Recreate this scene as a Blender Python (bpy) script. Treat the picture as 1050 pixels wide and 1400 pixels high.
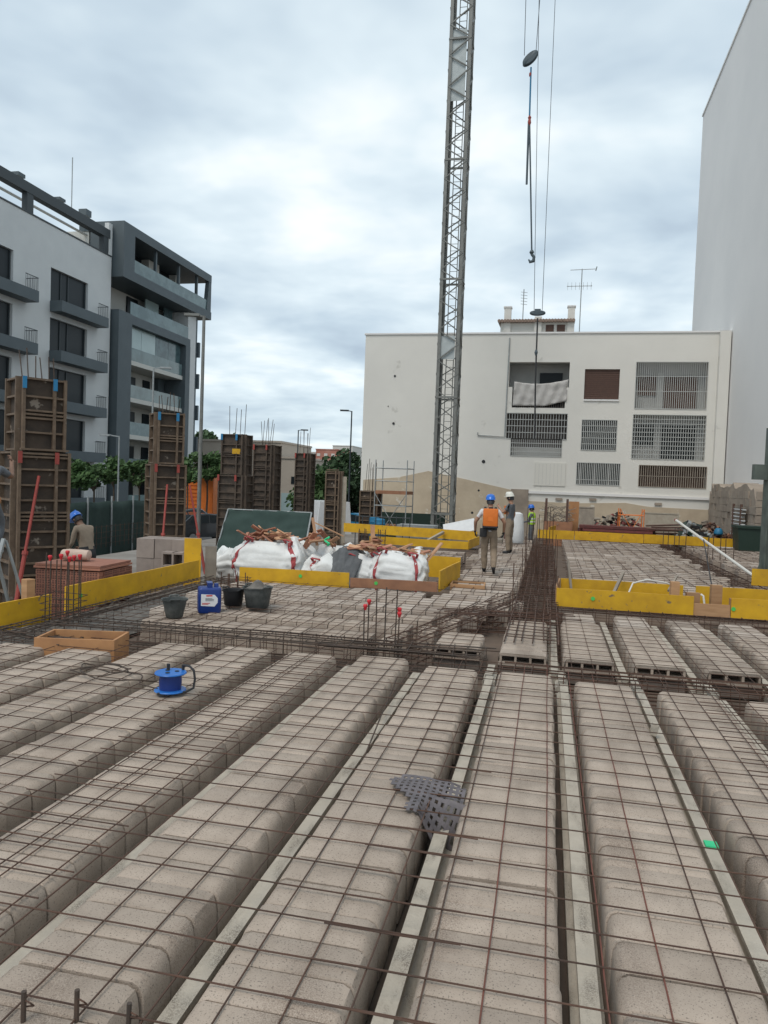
import bpy, bmesh, math, random
import numpy as np
from mathutils import Vector, Matrix, noise
random.seed(7)
S = bpy.context.scene
for o in list(bpy.data.objects): bpy.data.objects.remove(o)
COL = S.collection
RAD = math.radians
# ------------------------------------------------------------------ camera
FPX = 1022.0; YAW = RAD(12.3); PIT = RAD(2.2); ROL = RAD(2.1)
CAM = Vector((0, 0, 1.8))
fw = Vector((-math.sin(YAW)*math.cos(PIT), math.cos(YAW)*math.cos(PIT), -math.sin(PIT)))
r0 = Vector((math.cos(YAW), math.sin(YAW), 0)); u0 = r0.cross(fw)
rt = r0*math.cos(ROL) + u0*math.sin(ROL); up = u0*math.cos(ROL) - r0*math.sin(ROL)
cd = bpy.data.cameras.new('camera'); cam = bpy.data.objects.new('camera', cd); COL.objects.link(cam)
cam.matrix_world = Matrix(((rt.x, up.x, -fw.x, CAM.x), (rt.y, up.y, -fw.y, CAM.y), (rt.z, up.z, -fw.z, CAM.z), (0, 0, 0, 1)))
cd.sensor_fit = 'VERTICAL'; cd.sensor_height = 36; cd.lens = FPX/1400*36; cd.clip_end = 3000; cd.clip_start = .05
S.camera = cam
S.render.resolution_x = 768; S.render.resolution_y = 1024
# ------------------------------------------------------------------ sky and sun
SUN_EL, SUN_AZ = RAD(58), RAD(200)      # azimuth from +Y clockwise
W = bpy.data.worlds.new('World'); S.world = W; W.use_nodes = True
nt = W.node_tree; nt.nodes.clear(); N = nt.nodes.new; L = nt.links.new
wo = N('ShaderNodeOutputWorld')
sky = N('ShaderNodeTexSky'); sky.sky_type = 'NISHITA'; sky.sun_disc = False; sky.sun_elevation = SUN_EL; sky.sun_rotation = SUN_AZ
b1 = N('ShaderNodeBackground'); b1.inputs[1].default_value = .1; L(sky.outputs[0], b1.inputs[0])
tc = N('ShaderNodeTexCoord'); sp = N('ShaderNodeSeparateXYZ'); L(tc.outputs['Generated'], sp.inputs[0])
def M2(op, a, b, tree=nt):
    n = tree.nodes.new('ShaderNodeMath'); n.operation = op
    for i, v in enumerate((a, b)):
        if hasattr(v, 'is_linked'): tree.links.new(v, n.inputs[i])
        else: n.inputs[i].default_value = v
    return n.outputs[0]
zc = M2('ADD', M2('MAXIMUM', sp.outputs[2], 0.0), .16)
cx = M2('DIVIDE', sp.outputs[0], zc); cy = M2('DIVIDE', sp.outputs[1], zc)
cb = N('ShaderNodeCombineXYZ'); L(cx, cb.inputs[0]); L(cy, cb.inputs[1]); cb.inputs[2].default_value = 3.7
def wnoise(scale, det, rough, dist):
    n = N('ShaderNodeTexNoise'); n.inputs['Scale'].default_value = scale; n.inputs['Detail'].default_value = det
    n.inputs['Roughness'].default_value = rough; n.inputs['Distortion'].default_value = dist; L(cb.outputs[0], n.inputs['Vector']); return n.outputs[0]
nn = M2('ADD', M2('MULTIPLY', wnoise(.75, 5, .52, .35), .62), M2('MULTIPLY', wnoise(2.3, 4, .5, .2), .38))
nn = M2('ADD', nn, M2('MULTIPLY', M2('MAXIMUM', M2('SUBTRACT', .2, sp.outputs[2]), 0.0), .3))
cr = N('ShaderNodeValToRGB'); L(nn, cr.inputs[0])
E_ = cr.color_ramp.elements
E_[0].position = .39; E_[0].color = (.40, .49, .585, 1)
E_[1].position = .68; E_[1].color = (1.08, 1.1, 1.1, 1)
e = E_.new(.47); e.color = (.545, .655, .74, 1)
e = E_.new(.555); e.color = (.73, .835, .89, 1)
e = E_.new(.615); e.color = (.92, .975, .985, 1)
b2 = N('ShaderNodeBackground'); b2.inputs[1].default_value = 1.0; L(cr.outputs[0], b2.inputs[0])
mx = N('ShaderNodeMixShader'); mx.inputs[0].default_value = .9; L(b1.outputs[0], mx.inputs[1]); L(b2.outputs[0], mx.inputs[2]); L(mx.outputs[0], wo.inputs[0])
sl = bpy.data.lights.new('sun', 'SUN'); sl.energy = 1.5; sl.angle = RAD(25); sl.color = (1, .93, .84)
so = bpy.data.objects.new('sun', sl); COL.objects.link(so)
sd = Vector((math.sin(SUN_AZ)*math.cos(SUN_EL), math.cos(SUN_AZ)*math.cos(SUN_EL), math.sin(SUN_EL)))
so.rotation_euler = sd.to_track_quat('Z', 'Y').to_euler()
S.view_settings.view_transform = 'Standard'; S.view_settings.look = 'None'; S.view_settings.exposure = .2; S.view_settings.gamma = 1
# ------------------------------------------------------------------ helpers
def ray(x, y): return fw + rt*((x-525)/FPX) - up*((y-700)/FPX)
def G(x, y, z=0):
    v = ray(x, y); return CAM + v*((z-CAM.z)/v.z)
def GY(x, y, Y):
    v = ray(x, y); return CAM + v*(Y/v.y)
def GX(x, y, X):
    v = ray(x, y); return CAM + v*(X/v.x)
def link(o, parent=None):
    COL.objects.link(o)
    if parent is not None: o.parent = parent
    return o
def tag(o, label=None, cat=None, group=None, kind=None):
    if label: o['label'] = label
    if cat: o['category'] = cat
    if group: o['group'] = group
    if kind: o['kind'] = kind
    return o
def thing(name, label, cat, loc=(0, 0, 0), rz=0, group=None):
    o = link(bpy.data.objects.new(name, None)); o.location = loc; o.rotation_euler = (0, 0, rz); o.empty_display_size = .1
    return tag(o, label, cat, group)
class MB:
    def __init__(s): s.v = []; s.f = []; s.m = []; s.cur = 0
    def add(s, vs, fs):
        n = len(s.v); s.v += [tuple(v) for v in vs]; s.f += [tuple(i+n for i in f) for f in fs]; s.m += [s.cur]*len(fs); return s
    def box(s, c, d, rot=None):
        hx, hy, hz = d[0]/2, d[1]/2, d[2]/2
        vs = [Vector((x, y, z)) for x in (-hx, hx) for y in (-hy, hy) for z in (-hz, hz)]
        if rot is not None: vs = [rot @ v for v in vs]
        c = Vector(c); vs = [v+c for v in vs]
        return s.add(vs, [(0, 1, 3, 2), (4, 6, 7, 5), (0, 4, 5, 1), (2, 3, 7, 6), (0, 2, 6, 4), (1, 5, 7, 3)])
    def b(s, x0, x1, y0, y1, z0, z1): return s.box(((x0+x1)/2, (y0+y1)/2, (z0+z1)/2), (abs(x1-x0), abs(y1-y0), abs(z1-z0)))
    def bar(s, a, b, w, h=None, roll=0):
        a = Vector(a); b = Vector(b); h = h or w; d = b-a
        q = d.to_track_quat('Z', 'Y').to_matrix() @ Matrix.Rotation(roll, 3, 'Z')
        return s.box((a+b)/2, (w, h, d.length), q)
    def tube(s, pts, r, n=6, cap=True):
        pts = [Vector(p) for p in pts]; rs = r if isinstance(r, (list, tuple)) else [r]*len(pts)
        vs = []; fs = []; prev = None
        for i, p in enumerate(pts):
            t = (pts[min(i+1, len(pts)-1)]-pts[max(i-1, 0)]).normalized()
            if prev is None:
                x = t.orthogonal().normalized()
            else:
                x = (prev - t*prev.dot(t)); x = x.normalized() if x.length > 1e-6 else t.orthogonal().normalized()
            prev = x; y = t.cross(x)
            for k in range(n):
                a = 2*math.pi*k/n; vs.append(p + (x*math.cos(a)+y*math.sin(a))*rs[i])
        for i in range(len(pts)-1):
            for k in range(n):
                k2 = (k+1) % n; fs.append((i*n+k, i*n+k2, (i+1)*n+k2, (i+1)*n+k))
        if cap: fs.append(tuple(reversed(range(n)))); fs.append(tuple(range((len(pts)-1)*n, len(pts)*n)))
        return s.add(vs, fs)
    def lathe(s, prof, n=20, c=(0, 0, 0), rot=None, sx=1, sy=1):
        vs = []; fs = []; c = Vector(c)
        for r, z in prof:
            for k in range(n):
                a = 2*math.pi*k/n; v = Vector((r*math.cos(a)*sx, r*math.sin(a)*sy, z))
                if rot is not None: v = rot @ v
                vs.append(v+c)
        for i in range(len(prof)-1):
            for k in range(n):
                k2 = (k+1) % n; fs.append((i*n+k, i*n+k2, (i+1)*n+k2, (i+1)*n+k))
        fs.append(tuple(reversed(range(n)))); fs.append(tuple(range((len(prof)-1)*n, len(prof)*n)))
        return s.add(vs, fs)
    def prism(s, poly, axis, a, b):
        # polygon in the two other axes, extruded a..b along axis
        def P(u, v, w): return {'x': (w, u, v), 'y': (u, w, v), 'z': (u, v, w)}[axis]
        n = len(poly); vs = [P(u, v, a) for u, v in poly] + [P(u, v, b) for u, v in poly]
        fs = [tuple(range(n)), tuple(reversed(range(n, 2*n)))] + [(i, n+i, n+(i+1) % n, (i+1) % n) for i in range(n)]
        return s.add(vs, fs)
    def mesh(s, name, mats, smooth=False):
        me = bpy.data.meshes.new(name); me.from_pydata(s.v, [], s.f)
        mats = mats if isinstance(mats, (list, tuple)) else [mats]
        for m in mats: me.materials.append(m)
        if len(mats) > 1: me.polygons.foreach_set('material_index', s.m)
        bm = bmesh.new(); bm.from_mesh(me); bmesh.ops.recalc_face_normals(bm, faces=bm.faces[:]); bm.to_mesh(me); bm.free()
        if smooth:
            me.polygons.foreach_set('use_smooth', [True]*len(me.polygons))
            if smooth != 'all': me.set_sharp_from_angle(angle=RAD(smooth if smooth is not True else 40))
        return me
    def build(s, name, mats, parent=None, smooth=False, loc=None, rz=0):
        o = link(bpy.data.objects.new(name, s.mesh(name, mats, smooth)), parent)
        if loc is not None: o.location = loc
        if rz: o.rotation_euler = (0, 0, rz)
        return o
def inst(name, me, parent=None, loc=(0, 0, 0), rot=(0, 0, 0), scale=None):
    o = link(bpy.data.objects.new(name, me), parent); o.location = loc; o.rotation_euler = rot
    if scale: o.scale = scale
    return o
def dup(root, loc, rz, label=None):
    def cp(o, par):
        c = o.copy(); COL.objects.link(c); c.parent = par
        for ch in KIDS.get(o, []): cp(ch, c)
        return c
    KIDS = {}
    for o in COL.objects:
        if o.parent: KIDS.setdefault(o.parent, []).append(o)
    r = cp(root, None); r.location = loc; r.rotation_euler = (0, 0, rz)
    if label: r['label'] = label
    return r
def jit(a): return random.uniform(-a, a)
# ------------------------------------------------------------------ materials
def mat(name, col, rough=.85, col2=None, scale=6, lo=.35, hi=.7, var=.0, bump=0, bscale=60, metal=0, speck=None, sscale=90, sth=.62, coat=0, stretch=None, detail=6, world=False, stain=None):
    m = bpy.data.materials.new(name); m.use_nodes = True; t = m.node_tree; p = t.nodes['Principled BSDF']
    p.inputs['Roughness'].default_value = rough; p.inputs['Metallic'].default_value = metal
    if coat: p.inputs['Coat Weight'].default_value = coat
    tcn = t.nodes.new('ShaderNodeTexCoord')
    if world:
        src = t.nodes.new('ShaderNodeNewGeometry').outputs['Position']
    else:
        oi = t.nodes.new('ShaderNodeObjectInfo'); va = t.nodes.new('ShaderNodeVectorMath'); va.operation = 'MULTIPLY_ADD'
        sc_ = t.nodes.new('ShaderNodeCombineXYZ')
        for i in range(3): t.links.new(oi.outputs['Random'], sc_.inputs[i])
        t.links.new(sc_.outputs[0], va.inputs[0]); va.inputs[1].default_value = (37, 53, 71); t.links.new(tcn.outputs['Object'], va.inputs[2]); src = va.outputs[0]
    if stretch:
        mp = t.nodes.new('ShaderNodeMapping'); mp.inputs['Scale'].default_value = stretch; t.links.new(src, mp.inputs[0]); src = mp.outputs[0]
    def nz(sc, det=detail, rg=.6):
        n = t.nodes.new('ShaderNodeTexNoise'); n.inputs['Scale'].default_value = sc; n.inputs['Detail'].default_value = det; n.inputs['Roughness'].default_value = rg
        t.links.new(src, n.inputs['Vector']); return n.outputs[0]
    def mixc(f, a, b):
        n = t.nodes.new('ShaderNodeMix'); n.data_type = 'RGBA'
        if hasattr(f, 'is_linked'): t.links.new(f, n.inputs[0])
        else: n.inputs[0].default_value = f
        for i, v in ((6, a), (7, b)):
            if hasattr(v, 'is_linked'): t.links.new(v, n.inputs[i])
            else: n.inputs[i].default_value = (*v, 1)
        return n.outputs[2]
    def ramp(f, a, b):
        n = t.nodes.new('ShaderNodeMapRange'); n.inputs[1].default_value = a; n.inputs[2].default_value = b; t.links.new(f, n.inputs[0]); return n.outputs[0]
    c = col
    if col2: c = mixc(ramp(nz(scale), lo, hi), col, col2)
    if speck: c = mixc(ramp(nz(sscale, 3), sth, sth+.06), c, speck)
    if stain:
        gp = t.nodes.new('ShaderNodeNewGeometry').outputs['Position']; mp2 = t.nodes.new('ShaderNodeMapping'); mp2.inputs['Scale'].default_value = stain[1]; t.links.new(gp, mp2.inputs[0])
        def nz2(sc, v):
            n = t.nodes.new('ShaderNodeTexNoise'); n.inputs['Scale'].default_value = sc; n.inputs['Detail'].default_value = 5; t.links.new(v, n.inputs['Vector']); return n.outputs[0]
        f1 = ramp(nz2(1, mp2.outputs[0]), .50, .66); f2 = ramp(nz2(190, gp), .36, .68); ml_ = t.nodes.new('ShaderNodeMath'); ml_.operation = 'MULTIPLY'; t.links.new(f1, ml_.inputs[0]); t.links.new(f2, ml_.inputs[1])
        c = mixc(ml_.outputs[0], c, stain[0])
    if var and not world:
        h = t.nodes.new('ShaderNodeHueSaturation')
        if hasattr(c, 'is_linked'): t.links.new(c, h.inputs['Color'])
        else: h.inputs['Color'].default_value = (*c, 1)
        mr = t.nodes.new('ShaderNodeMapRange'); mr.inputs[3].default_value = 1-var; mr.inputs[4].default_value = 1+var
        t.links.new(oi.outputs['Random'], mr.inputs[0]); t.links.new(mr.outputs[0], h.inputs['Value']); c = h.outputs[0]
    if hasattr(c, 'is_linked'): t.links.new(c, p.inputs['Base Color'])
    else: p.inputs['Base Color'].default_value = (*c, 1)
    if bump:
        bn = t.nodes.new('ShaderNodeBump'); bn.inputs['Strength'].default_value = bump; bn.inputs['Distance'].default_value = .01
        t.links.new(nz(bscale, 5), bn.inputs['Height']); t.links.new(bn.outputs[0], p.inputs['Normal'])
    return m
MT = {}
def defm(k, *a, **kw): MT[k] = mat(k, *a, **kw)
defm('block', (.445, .365, .297), .95, (.345, .28, .225), 5, .35, .72, var=.10, bump=.5, bscale=160, speck=(.18, .15, .125), sscale=130, sth=.59, world=False, stain=((.17, .125, .095), (3.2, .8, 1)))
defm('blockfar', (.43, .36, .30), .95, (.33, .27, .22), 1.3, .3, .75, bump=.3, bscale=90, world=True)
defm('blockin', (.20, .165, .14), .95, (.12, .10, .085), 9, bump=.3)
defm('joist', (.50, .45, .375), .9, (.41, .365, .30), 3, .35, .7, bump=.6, bscale=60, world=True, stain=((.15, .125, .10), (10, 3, 9)))
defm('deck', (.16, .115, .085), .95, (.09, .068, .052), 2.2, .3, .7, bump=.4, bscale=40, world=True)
defm('rebar', (.105, .052, .033), .85, (.055, .034, .025), 7, .3, .7, var=.2)
defm('rebarred', (.19, .06, .04), .85, (.09, .045, .032), 5, .3, .7)
defm('rebardk', (.055, .042, .034), .8, (.10, .06, .04), 9, .4, .75)
defm('yellow', (.70, .40, .012), .6, (.52, .28, .012), 3, .35, .7, var=.08, bump=.1, bscale=30, speck=(.22, .15, .08), sscale=9, sth=.66, stretch=(1, 1, 1))
defm('offcut', (.56, .34, .20), .8, (.42, .22, .12), 3, .3, .7, var=.25, bump=.2)
defm('offcutred', (.46, .22, .14), .8, (.36, .16, .10), 3, .3, .7, var=.2, bump=.2)
defm('blockfar2', (.36, .295, .245), .95, (.27, .22, .18), 1.3, .3, .75, bump=.3, bscale=90, world=True)
defm('blockfar3', (.49, .42, .36), .95, (.38, .32, .265), 1.3, .3, .75, bump=.3, bscale=90, world=True)
defm('wood', (.46, .27, .14), .8, (.34, .185, .09), 3, .3, .7, var=.15, bump=.2, bscale=30, stretch=(1, 1, 5))
defm('woodred', (.36, .175, .095), .85, (.25, .12, .07), 4, .3, .7, var=.2, bump=.2, bscale=30)
defm('woodgrey', (.30, .26, .21), .9, (.20, .17, .14), 4, .3, .7, var=.2, bump=.2)
defm('ply', (.40, .36, .29), .85, (.33, .28, .22), 5)
defm('oldred', (.20, .05, .045), .7, (.12, .04, .035), 4, .3, .7, var=.3)
defm('ochre', (.46, .235, .10), .75, (.34, .165, .075), 4, .3, .7, bump=.15)
defm('redcap', (.62, .03, .04), .5)
defm('bluepl', (.008, .03, .17), .38, (.012, .045, .22), 3)
defm('bluereel', (.01, .115, .42), .35, (.015, .16, .52), 3)
defm('black', (.02, .02, .022), .6)
defm('rubber', (.055, .062, .06), .7, (.16, .165, .155), 6, .45, .8, bump=.15)
defm('label', (.72, .72, .72), .6)
defm('labelred', (.6, .06, .05), .6)
defm('green_dot', (.08, .55, .10), .6)
defm('greenspray', (.05, .62, .28), .7)
defm('white_bag', (.76, .765, .75), .75, (.62, .62, .60), 3, .35, .75, bump=1.0, bscale=7, speck=(.42, .39, .34), sscale=7, sth=.72)
defm('redstrap', (.42, .075, .075), .8, (.30, .05, .06), 9)
defm('darkstrap', (.05, .05, .06), .8)
defm('tarp', (.085, .09, .095), .85, (.13, .135, .14), 8, bump=.4, bscale=30)
defm('formsteel', (.115, .078, .052), .75, (.19, .135, .09), 6, .35, .7, bump=.3, bscale=25, speck=(.24, .20, .165), sscale=7, sth=.66)
defm('formface', (.085, .060, .042), .85, (.038, .029, .023), 2.6, .3, .7, bump=.3, bscale=25, speck=(.27, .225, .18), sscale=4, sth=.62)
defm('formdark', (.05, .038, .03), .8, (.115, .082, .058), 4, .35, .7, bump=.3, speck=(.22, .2, .17), sscale=6, sth=.70)
defm('bluepaint', (.02, .19, .38), .6)
defm('redpaint', (.36, .055, .042), .6, (.24, .045, .035), 7)
defm('orange', (.78, .20, .025), .5, (.66, .16, .02), 5)
defm('brickred', (.37, .165, .11), .9, (.29, .125, .085), 8, var=.15, bump=.2)
defm('brickhole', (.11, .05, .04), .95)
defm('brickgrey', (.31, .255, .22), .9, (.25, .205, .18), 6, var=.1, bump=.2)
defm('greennet', (.024, .046, .04), .9, (.036, .064, .055), 3, .3, .7, bump=.3, bscale=50)
defm('galv', (.36, .38, .38), .55, (.26, .28, .28), 6, metal=.3)
defm('cranegrey', (.215, .22, .205), .6, (.14, .14, .13), 3, .35, .75, metal=.1, speck=(.13, .10, .08), sscale=10, sth=.68)
defm('cranepanel', (.46, .50, .50), .6, (.36, .4, .4), 4)
defm('steelpost', (.115, .14, .12), .6, (.07, .085, .075), 4)
defm('hook', (.06, .085, .10), .5)
defm('cable', (.09, .10, .11), .6)
defm('whitewall', (.73, .71, .655), .92, (.67, .65, .60), .35, .35, .7, bump=.15, bscale=12, world=True, speck=(.55, .53, .48), sscale=.9, sth=.66)
defm('whitewall2', (.79, .775, .755), .92, (.73, .72, .705), .22, .35, .7, bump=.12, bscale=10, world=True)
defm('beige', (.55, .46, .34), .95, (.42, .34, .25), .9, .35, .75, bump=.4, bscale=9, world=True, speck=(.62, .58, .5), sscale=1.6, sth=.62)
defm('masonry', (.36, .30, .24), .95, (.24, .2, .165), 1.4, .35, .7, bump=.6, bscale=8, world=True)
defm('innerwall', (.50, .50, .48), .9, (.42, .42, .405), 1.2, world=True)
defm('darkglass', (.014, .019, .022), .35)
MT['darkglass'].node_tree.nodes['Principled BSDF'].inputs['Specular IOR Level'].default_value = .22
defm('glassblue', (.10, .16, .17), .1, (.05, .085, .095), 1.3, .4, .6)
defm('glassrail', (.16, .225, .23), .15, (.11, .16, .165), .8, .4, .6)
defm('glasslight', (.40, .50, .50), .15, (.32, .42, .42), .6)
defm('grille', (.44, .45, .43), .6)
defm('grilledk', (.12, .10, .09), .7)
defm('shutter', (.115, .062, .045), .7, (.09, .05, .038), 8)
defm('shutterlt', (.68, .66, .60), .8)
defm('sheet', (.52, .50, .47), .85, (.44, .42, .40), 4, bump=.3, bscale=8)
defm('rooftile', (.30, .21, .165), .9, (.2, .15, .12), 5)
defm('aptwhite', (.60, .615, .61), .85, (.55, .565, .565), .6, bump=.05, world=True)
defm('aptgrey', (.072, .092, .102), .6, (.085, .107, .118), .9, world=True)
defm('aptframe', (.045, .055, .06), .6)
defm('aptcream', (.55, .54, .50), .85)
defm('lowbeige', (.46, .40, .335), .9, (.41, .355, .295), .3, world=True)
defm('redbrickfar', (.34, .12, .085), .9, (.42, .22, .17), .3, world=True)
defm('asphalt', (.075, .077, .078), .95, (.055, .056, .057), .5, world=True, bump=.3)
defm('ground', (.21, .175, .14), .97, (.13, .108, .088), .6, .3, .7, world=True, bump=.5, bscale=6)
defm('yardslab', (.28, .26, .235), .95, (.17, .15, .13), .9, .3, .7, world=True, bump=.3, bscale=12)
defm('pavement', (.32, .31, .29), .95, (.26, .25, .235), .8, world=True)
defm('leaf', (.045, .095, .028), .7, (.075, .14, .04), 2, .35, .7, var=.15)
defm('leafdk', (.028, .062, .024), .75, (.05, .095, .035), 2, .35, .7, var=.15)
defm('bark', (.12, .09, .065), .9, (.08, .06, .045), 6, bump=.4)
defm('skin', (.36, .20, .13), .6)
defm('skindk', (.20, .11, .07), .6)
defm('shirtwhite', (.64, .645, .65), .85, (.52, .52, .53), 9, bump=.3, bscale=20)
defm('khaki', (.27, .205, .145), .9, (.20, .15, .105), 8, bump=.3, bscale=20)
defm('beigeshirt', (.34, .27, .2), .9, (.26, .2, .15), 8, bump=.3, bscale=20)
defm('darkcloth', (.035, .035, .038), .9, (.055, .055, .058), 8, bump=.3, bscale=20)
defm('greycloth', (.13, .14, .155), .9, (.09, .10, .11), 8, bump=.3, bscale=20)
defm('hivis', (.42, .72, .03), .7, (.36, .62, .03), 8)
defm('reflect', (.6, .62, .6), .4)
defm('helmetblue', (.008, .13, .55), .3, coat=.3)
defm('helmetwhite', (.68, .67, .6), .35)
defm('carpaint', (.022, .027, .032), .25, coat=.6)
defm('carwhite', (.66, .67, .68), .35, coat=.3)
defm('tyre', (.02, .02, .02), .85)
defm('rim', (.38, .39, .40), .35, metal=.7)
defm('headlight', (.6, .62, .64), .15)
defm('bluebarrel', (.015, .16, .30), .5)
defm('foam', (.68, .69, .69), .85, (.60, .61, .61), 5)
defm('dumpgreen', (.009, .028, .019), .6)
defm('mesh_grey', (.15, .13, .135), .6, (.085, .075, .08), 12)
defm('pvc', (.62, .60, .55), .5)
defm('sackpaper', (.56, .43, .35), .85, (.48, .35, .28), 7, bump=.3, bscale=20)
defm('gravel', (.19, .175, .155), .97, (.105, .095, .085), 9, .3, .7, bump=1, bscale=30, world=True)
# ================================================================== the setting
def struct(name, o): o.name = name; return tag(o, kind='structure')
m = MB(); m.b(-400, 400, -60, 900, -2.2, -1.6); struct('ground', m.build('ground', MT['ground']))
m = MB(); m.b(-33, -14.2, -10, 200, -1.6, -1.592); m.b(-14.2, 60, 56, 70, -1.6, -1.592); struct('road', m.build('road', MT['asphalt']))
m = MB(); m.b(-33.4, -29.5, -10, 130, -1.6, -1.47); struct('pavement', m.build('pavement', MT['pavement']))
m = MB(); m.b(-14, -6.2, -2, 46, -1.6, -.85); m.b(-6.2, -2.2, 28.3, 46, -1.6, -.85); struct('yard_slab', m.build('yard_slab', MT['yardslab']))
m = MB(); m.b(-2.2, 8.45, 28.3, 39.9, -1.6, -.6); struct('back_yard', m.build('back_yard', MT['ground']))
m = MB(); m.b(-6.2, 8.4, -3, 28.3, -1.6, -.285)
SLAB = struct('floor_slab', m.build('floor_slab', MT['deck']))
# ------------------------------------------------------------------ filler blocks
PIT_ = .727
prof = [(-.266, -.265), (-.263, -.09), (-.260, -.045), (-.246, -.016), (-.220, -.003), (.220, -.003), (.246, -.016), (.260, -.045), (.263, -.09), (.266, -.265)]
def block_mesh(name, Lh, seed):
    rr = random.Random(seed); m = MB(); np_ = len(prof); rings = [(-Lh, .982), (-Lh+.007, 1), (Lh-.007, 1), (Lh, .982)]
    vs = []
    for y, s_ in rings:
        for x, z in prof: vs.append((x*s_ + rr.uniform(-.0015, .0015), y+rr.uniform(-.002, .002), -.265+(z+.265)*s_ + (rr.uniform(-.0015, .0015) if z > -.1 else 0)))
    fs = [(i*np_+k, i*np_+k+1, (i+1)*np_+k+1, (i+1)*np_+k) for i in range(3) for k in range(np_-1)]
    fs += [tuple(range(np_)), tuple(range(3*np_, 4*np_))]
    return m.add(vs, fs).mesh(name, MT['block'], smooth=38)
BLK = [block_mesh('block', .0995, i) for i in range(5)]
def hollow_mesh():
    m = MB(); Lh = .1015; n = len(prof)
    vs = [(x, y, z) for y in (-Lh, Lh) for x, z in prof]
    m.add(vs, [(k, k+1, n+k+1, n+k) for k in range(n-1)])
    m.b(-.245, .245, -Lh-.001, .08, -.034, -.006)
    for x in (-.25, -.09, .07, .228): m.b(x, x+.024, -Lh+.002, .08, -.10, -.03)
    m.b(-.262, .262, -Lh-.035, .08, -.13, -.10)
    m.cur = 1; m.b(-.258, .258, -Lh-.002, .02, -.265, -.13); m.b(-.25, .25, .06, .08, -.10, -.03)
    return m.mesh('hollow_block', [MT['block'], MT['blockin']], smooth=38)
HOL = hollow_mesh()
allb = []
def row_y(xc, y0, y1, hollow=False, skip=()):
    n = int((y1-y0)/.208); off = y1-n*.208
    for i in range(n):
        yc = off + (i+.5)*.208
        if i in skip: yc += .012
        allb.append((xc+jit(.006), yc, jit(.004), 0, hollow and i == 0))
def row_x(yc, x0, x1, tail=False):
    n = int((x1-x0)/.208); dz = jit(.02) if yc > 12.6 else jit(.006)
    for i in range(n): allb.append((x1-(i+.5)*.208, yc+jit(.012), dz+jit(.006), math.pi/2, False))
    if tail: allb.append((x1+.22, yc+.02, -.02, math.pi/2, False))
ends = {2: 7.15, 1: 7.25, 0: 7.37, -1: 7.33, -2: 7.55, -3: 7.4, -4: 7.42, -5: 7.36, -6: 6.75, -7: 6.75, 3: 7.1, 4: 7.05}
RC = lambda k: -.135 + PIT_*k
for k, ye in ends.items(): row_y(RC(k), 1.5, ye)
allb = [(b[0], b[1]-.024, *b[2:]) if abs(b[0]-RC(0)) < .1 and b[1] < 3.35 else b for b in allb]
for j in range(6): row_y(.51+.717*j, 8.17, 11.3, True)
row_y(-.19, 8.2, 10.3, True); row_y(-.93, 8.3, 9.15, True)
for i, (y, x0, x1) in enumerate([(8.58, -5.0, -1.95), (9.3, -5.3, -1.62), (10.03, -5.35, -1.42), (10.76, -5.4, -1.22), (11.48, -5.4, -.82), (12.2, -1.75, -.62), (12.06, -5.3, -1.9)]):
    row_x(y, x0, x1, True)
for i in range(19):
    y = 13.1+.727*i; row_x(y, -1.75 if y < 18.5 else (-1.95 if y < 21 or y > 26 else -1.95), -.5+jit(.08))
for i in range(5): row_x(17.2+.727*i, -5.6, -2.1)
for i in range(20):
    y = 13.75+.727*i
    xa = 3.5 + (.4 if i % 2 else .2)
    row_x(y, .55, xa, False); row_x(y, xa+.75, 8.1, False)
def inview(p, mrg=90):
    d = Vector(p)-CAM; w = d.dot(fw)
    if w < .3: return False
    x = 525+FPX*d.dot(rt)/w; y = 700-FPX*d.dot(up)/w
    return -mrg < x < 1050+mrg and y < 1400+mrg*1.5
allb = [b for b in allb if inview((b[0], b[1], 0))]
allb.sort(key=lambda b: b[0]**2+b[1]**2)
far = MB(); fp = [(-.225, -.265), (-.22, -.05), (-.195, -.005), (.195, -.005), (.22, -.05), (.225, -.265)]
for i, (x, y, z, a, hol) in enumerate(allb):
    if i < 300:
        inst('block', HOL if hol else random.choice(BLK), SLAB, (x, y, z), (jit(.006), jit(.006), a + (math.pi if (random.random() < .5 and not hol) else 0)), (.82, 1, 1) if a else None)
    elif hol:
        inst('block', HOL, SLAB, (x, y, z), (0, 0, a))
    else:
        c, s_ = math.cos(a), math.sin(a); tz = jit(.004)
        vs = [(x+c*u-s_*v, y+s_*u+c*v, w+z+tz) for v in (-.099, .099) for u, w in fp]
        far.cur = random.choice((0, 0, 1, 2, 2)); far.add(vs, [(k, k+1, 7+k, 6+k) for k in range(5)]+[(0, 1, 2, 3, 4, 5), (6, 7, 8, 9, 10, 11)])
tag(far.build('filler_blocks', [MT['blockfar'], MT['blockfar2'], MT['blockfar3']], SLAB), kind='stuff')
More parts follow.
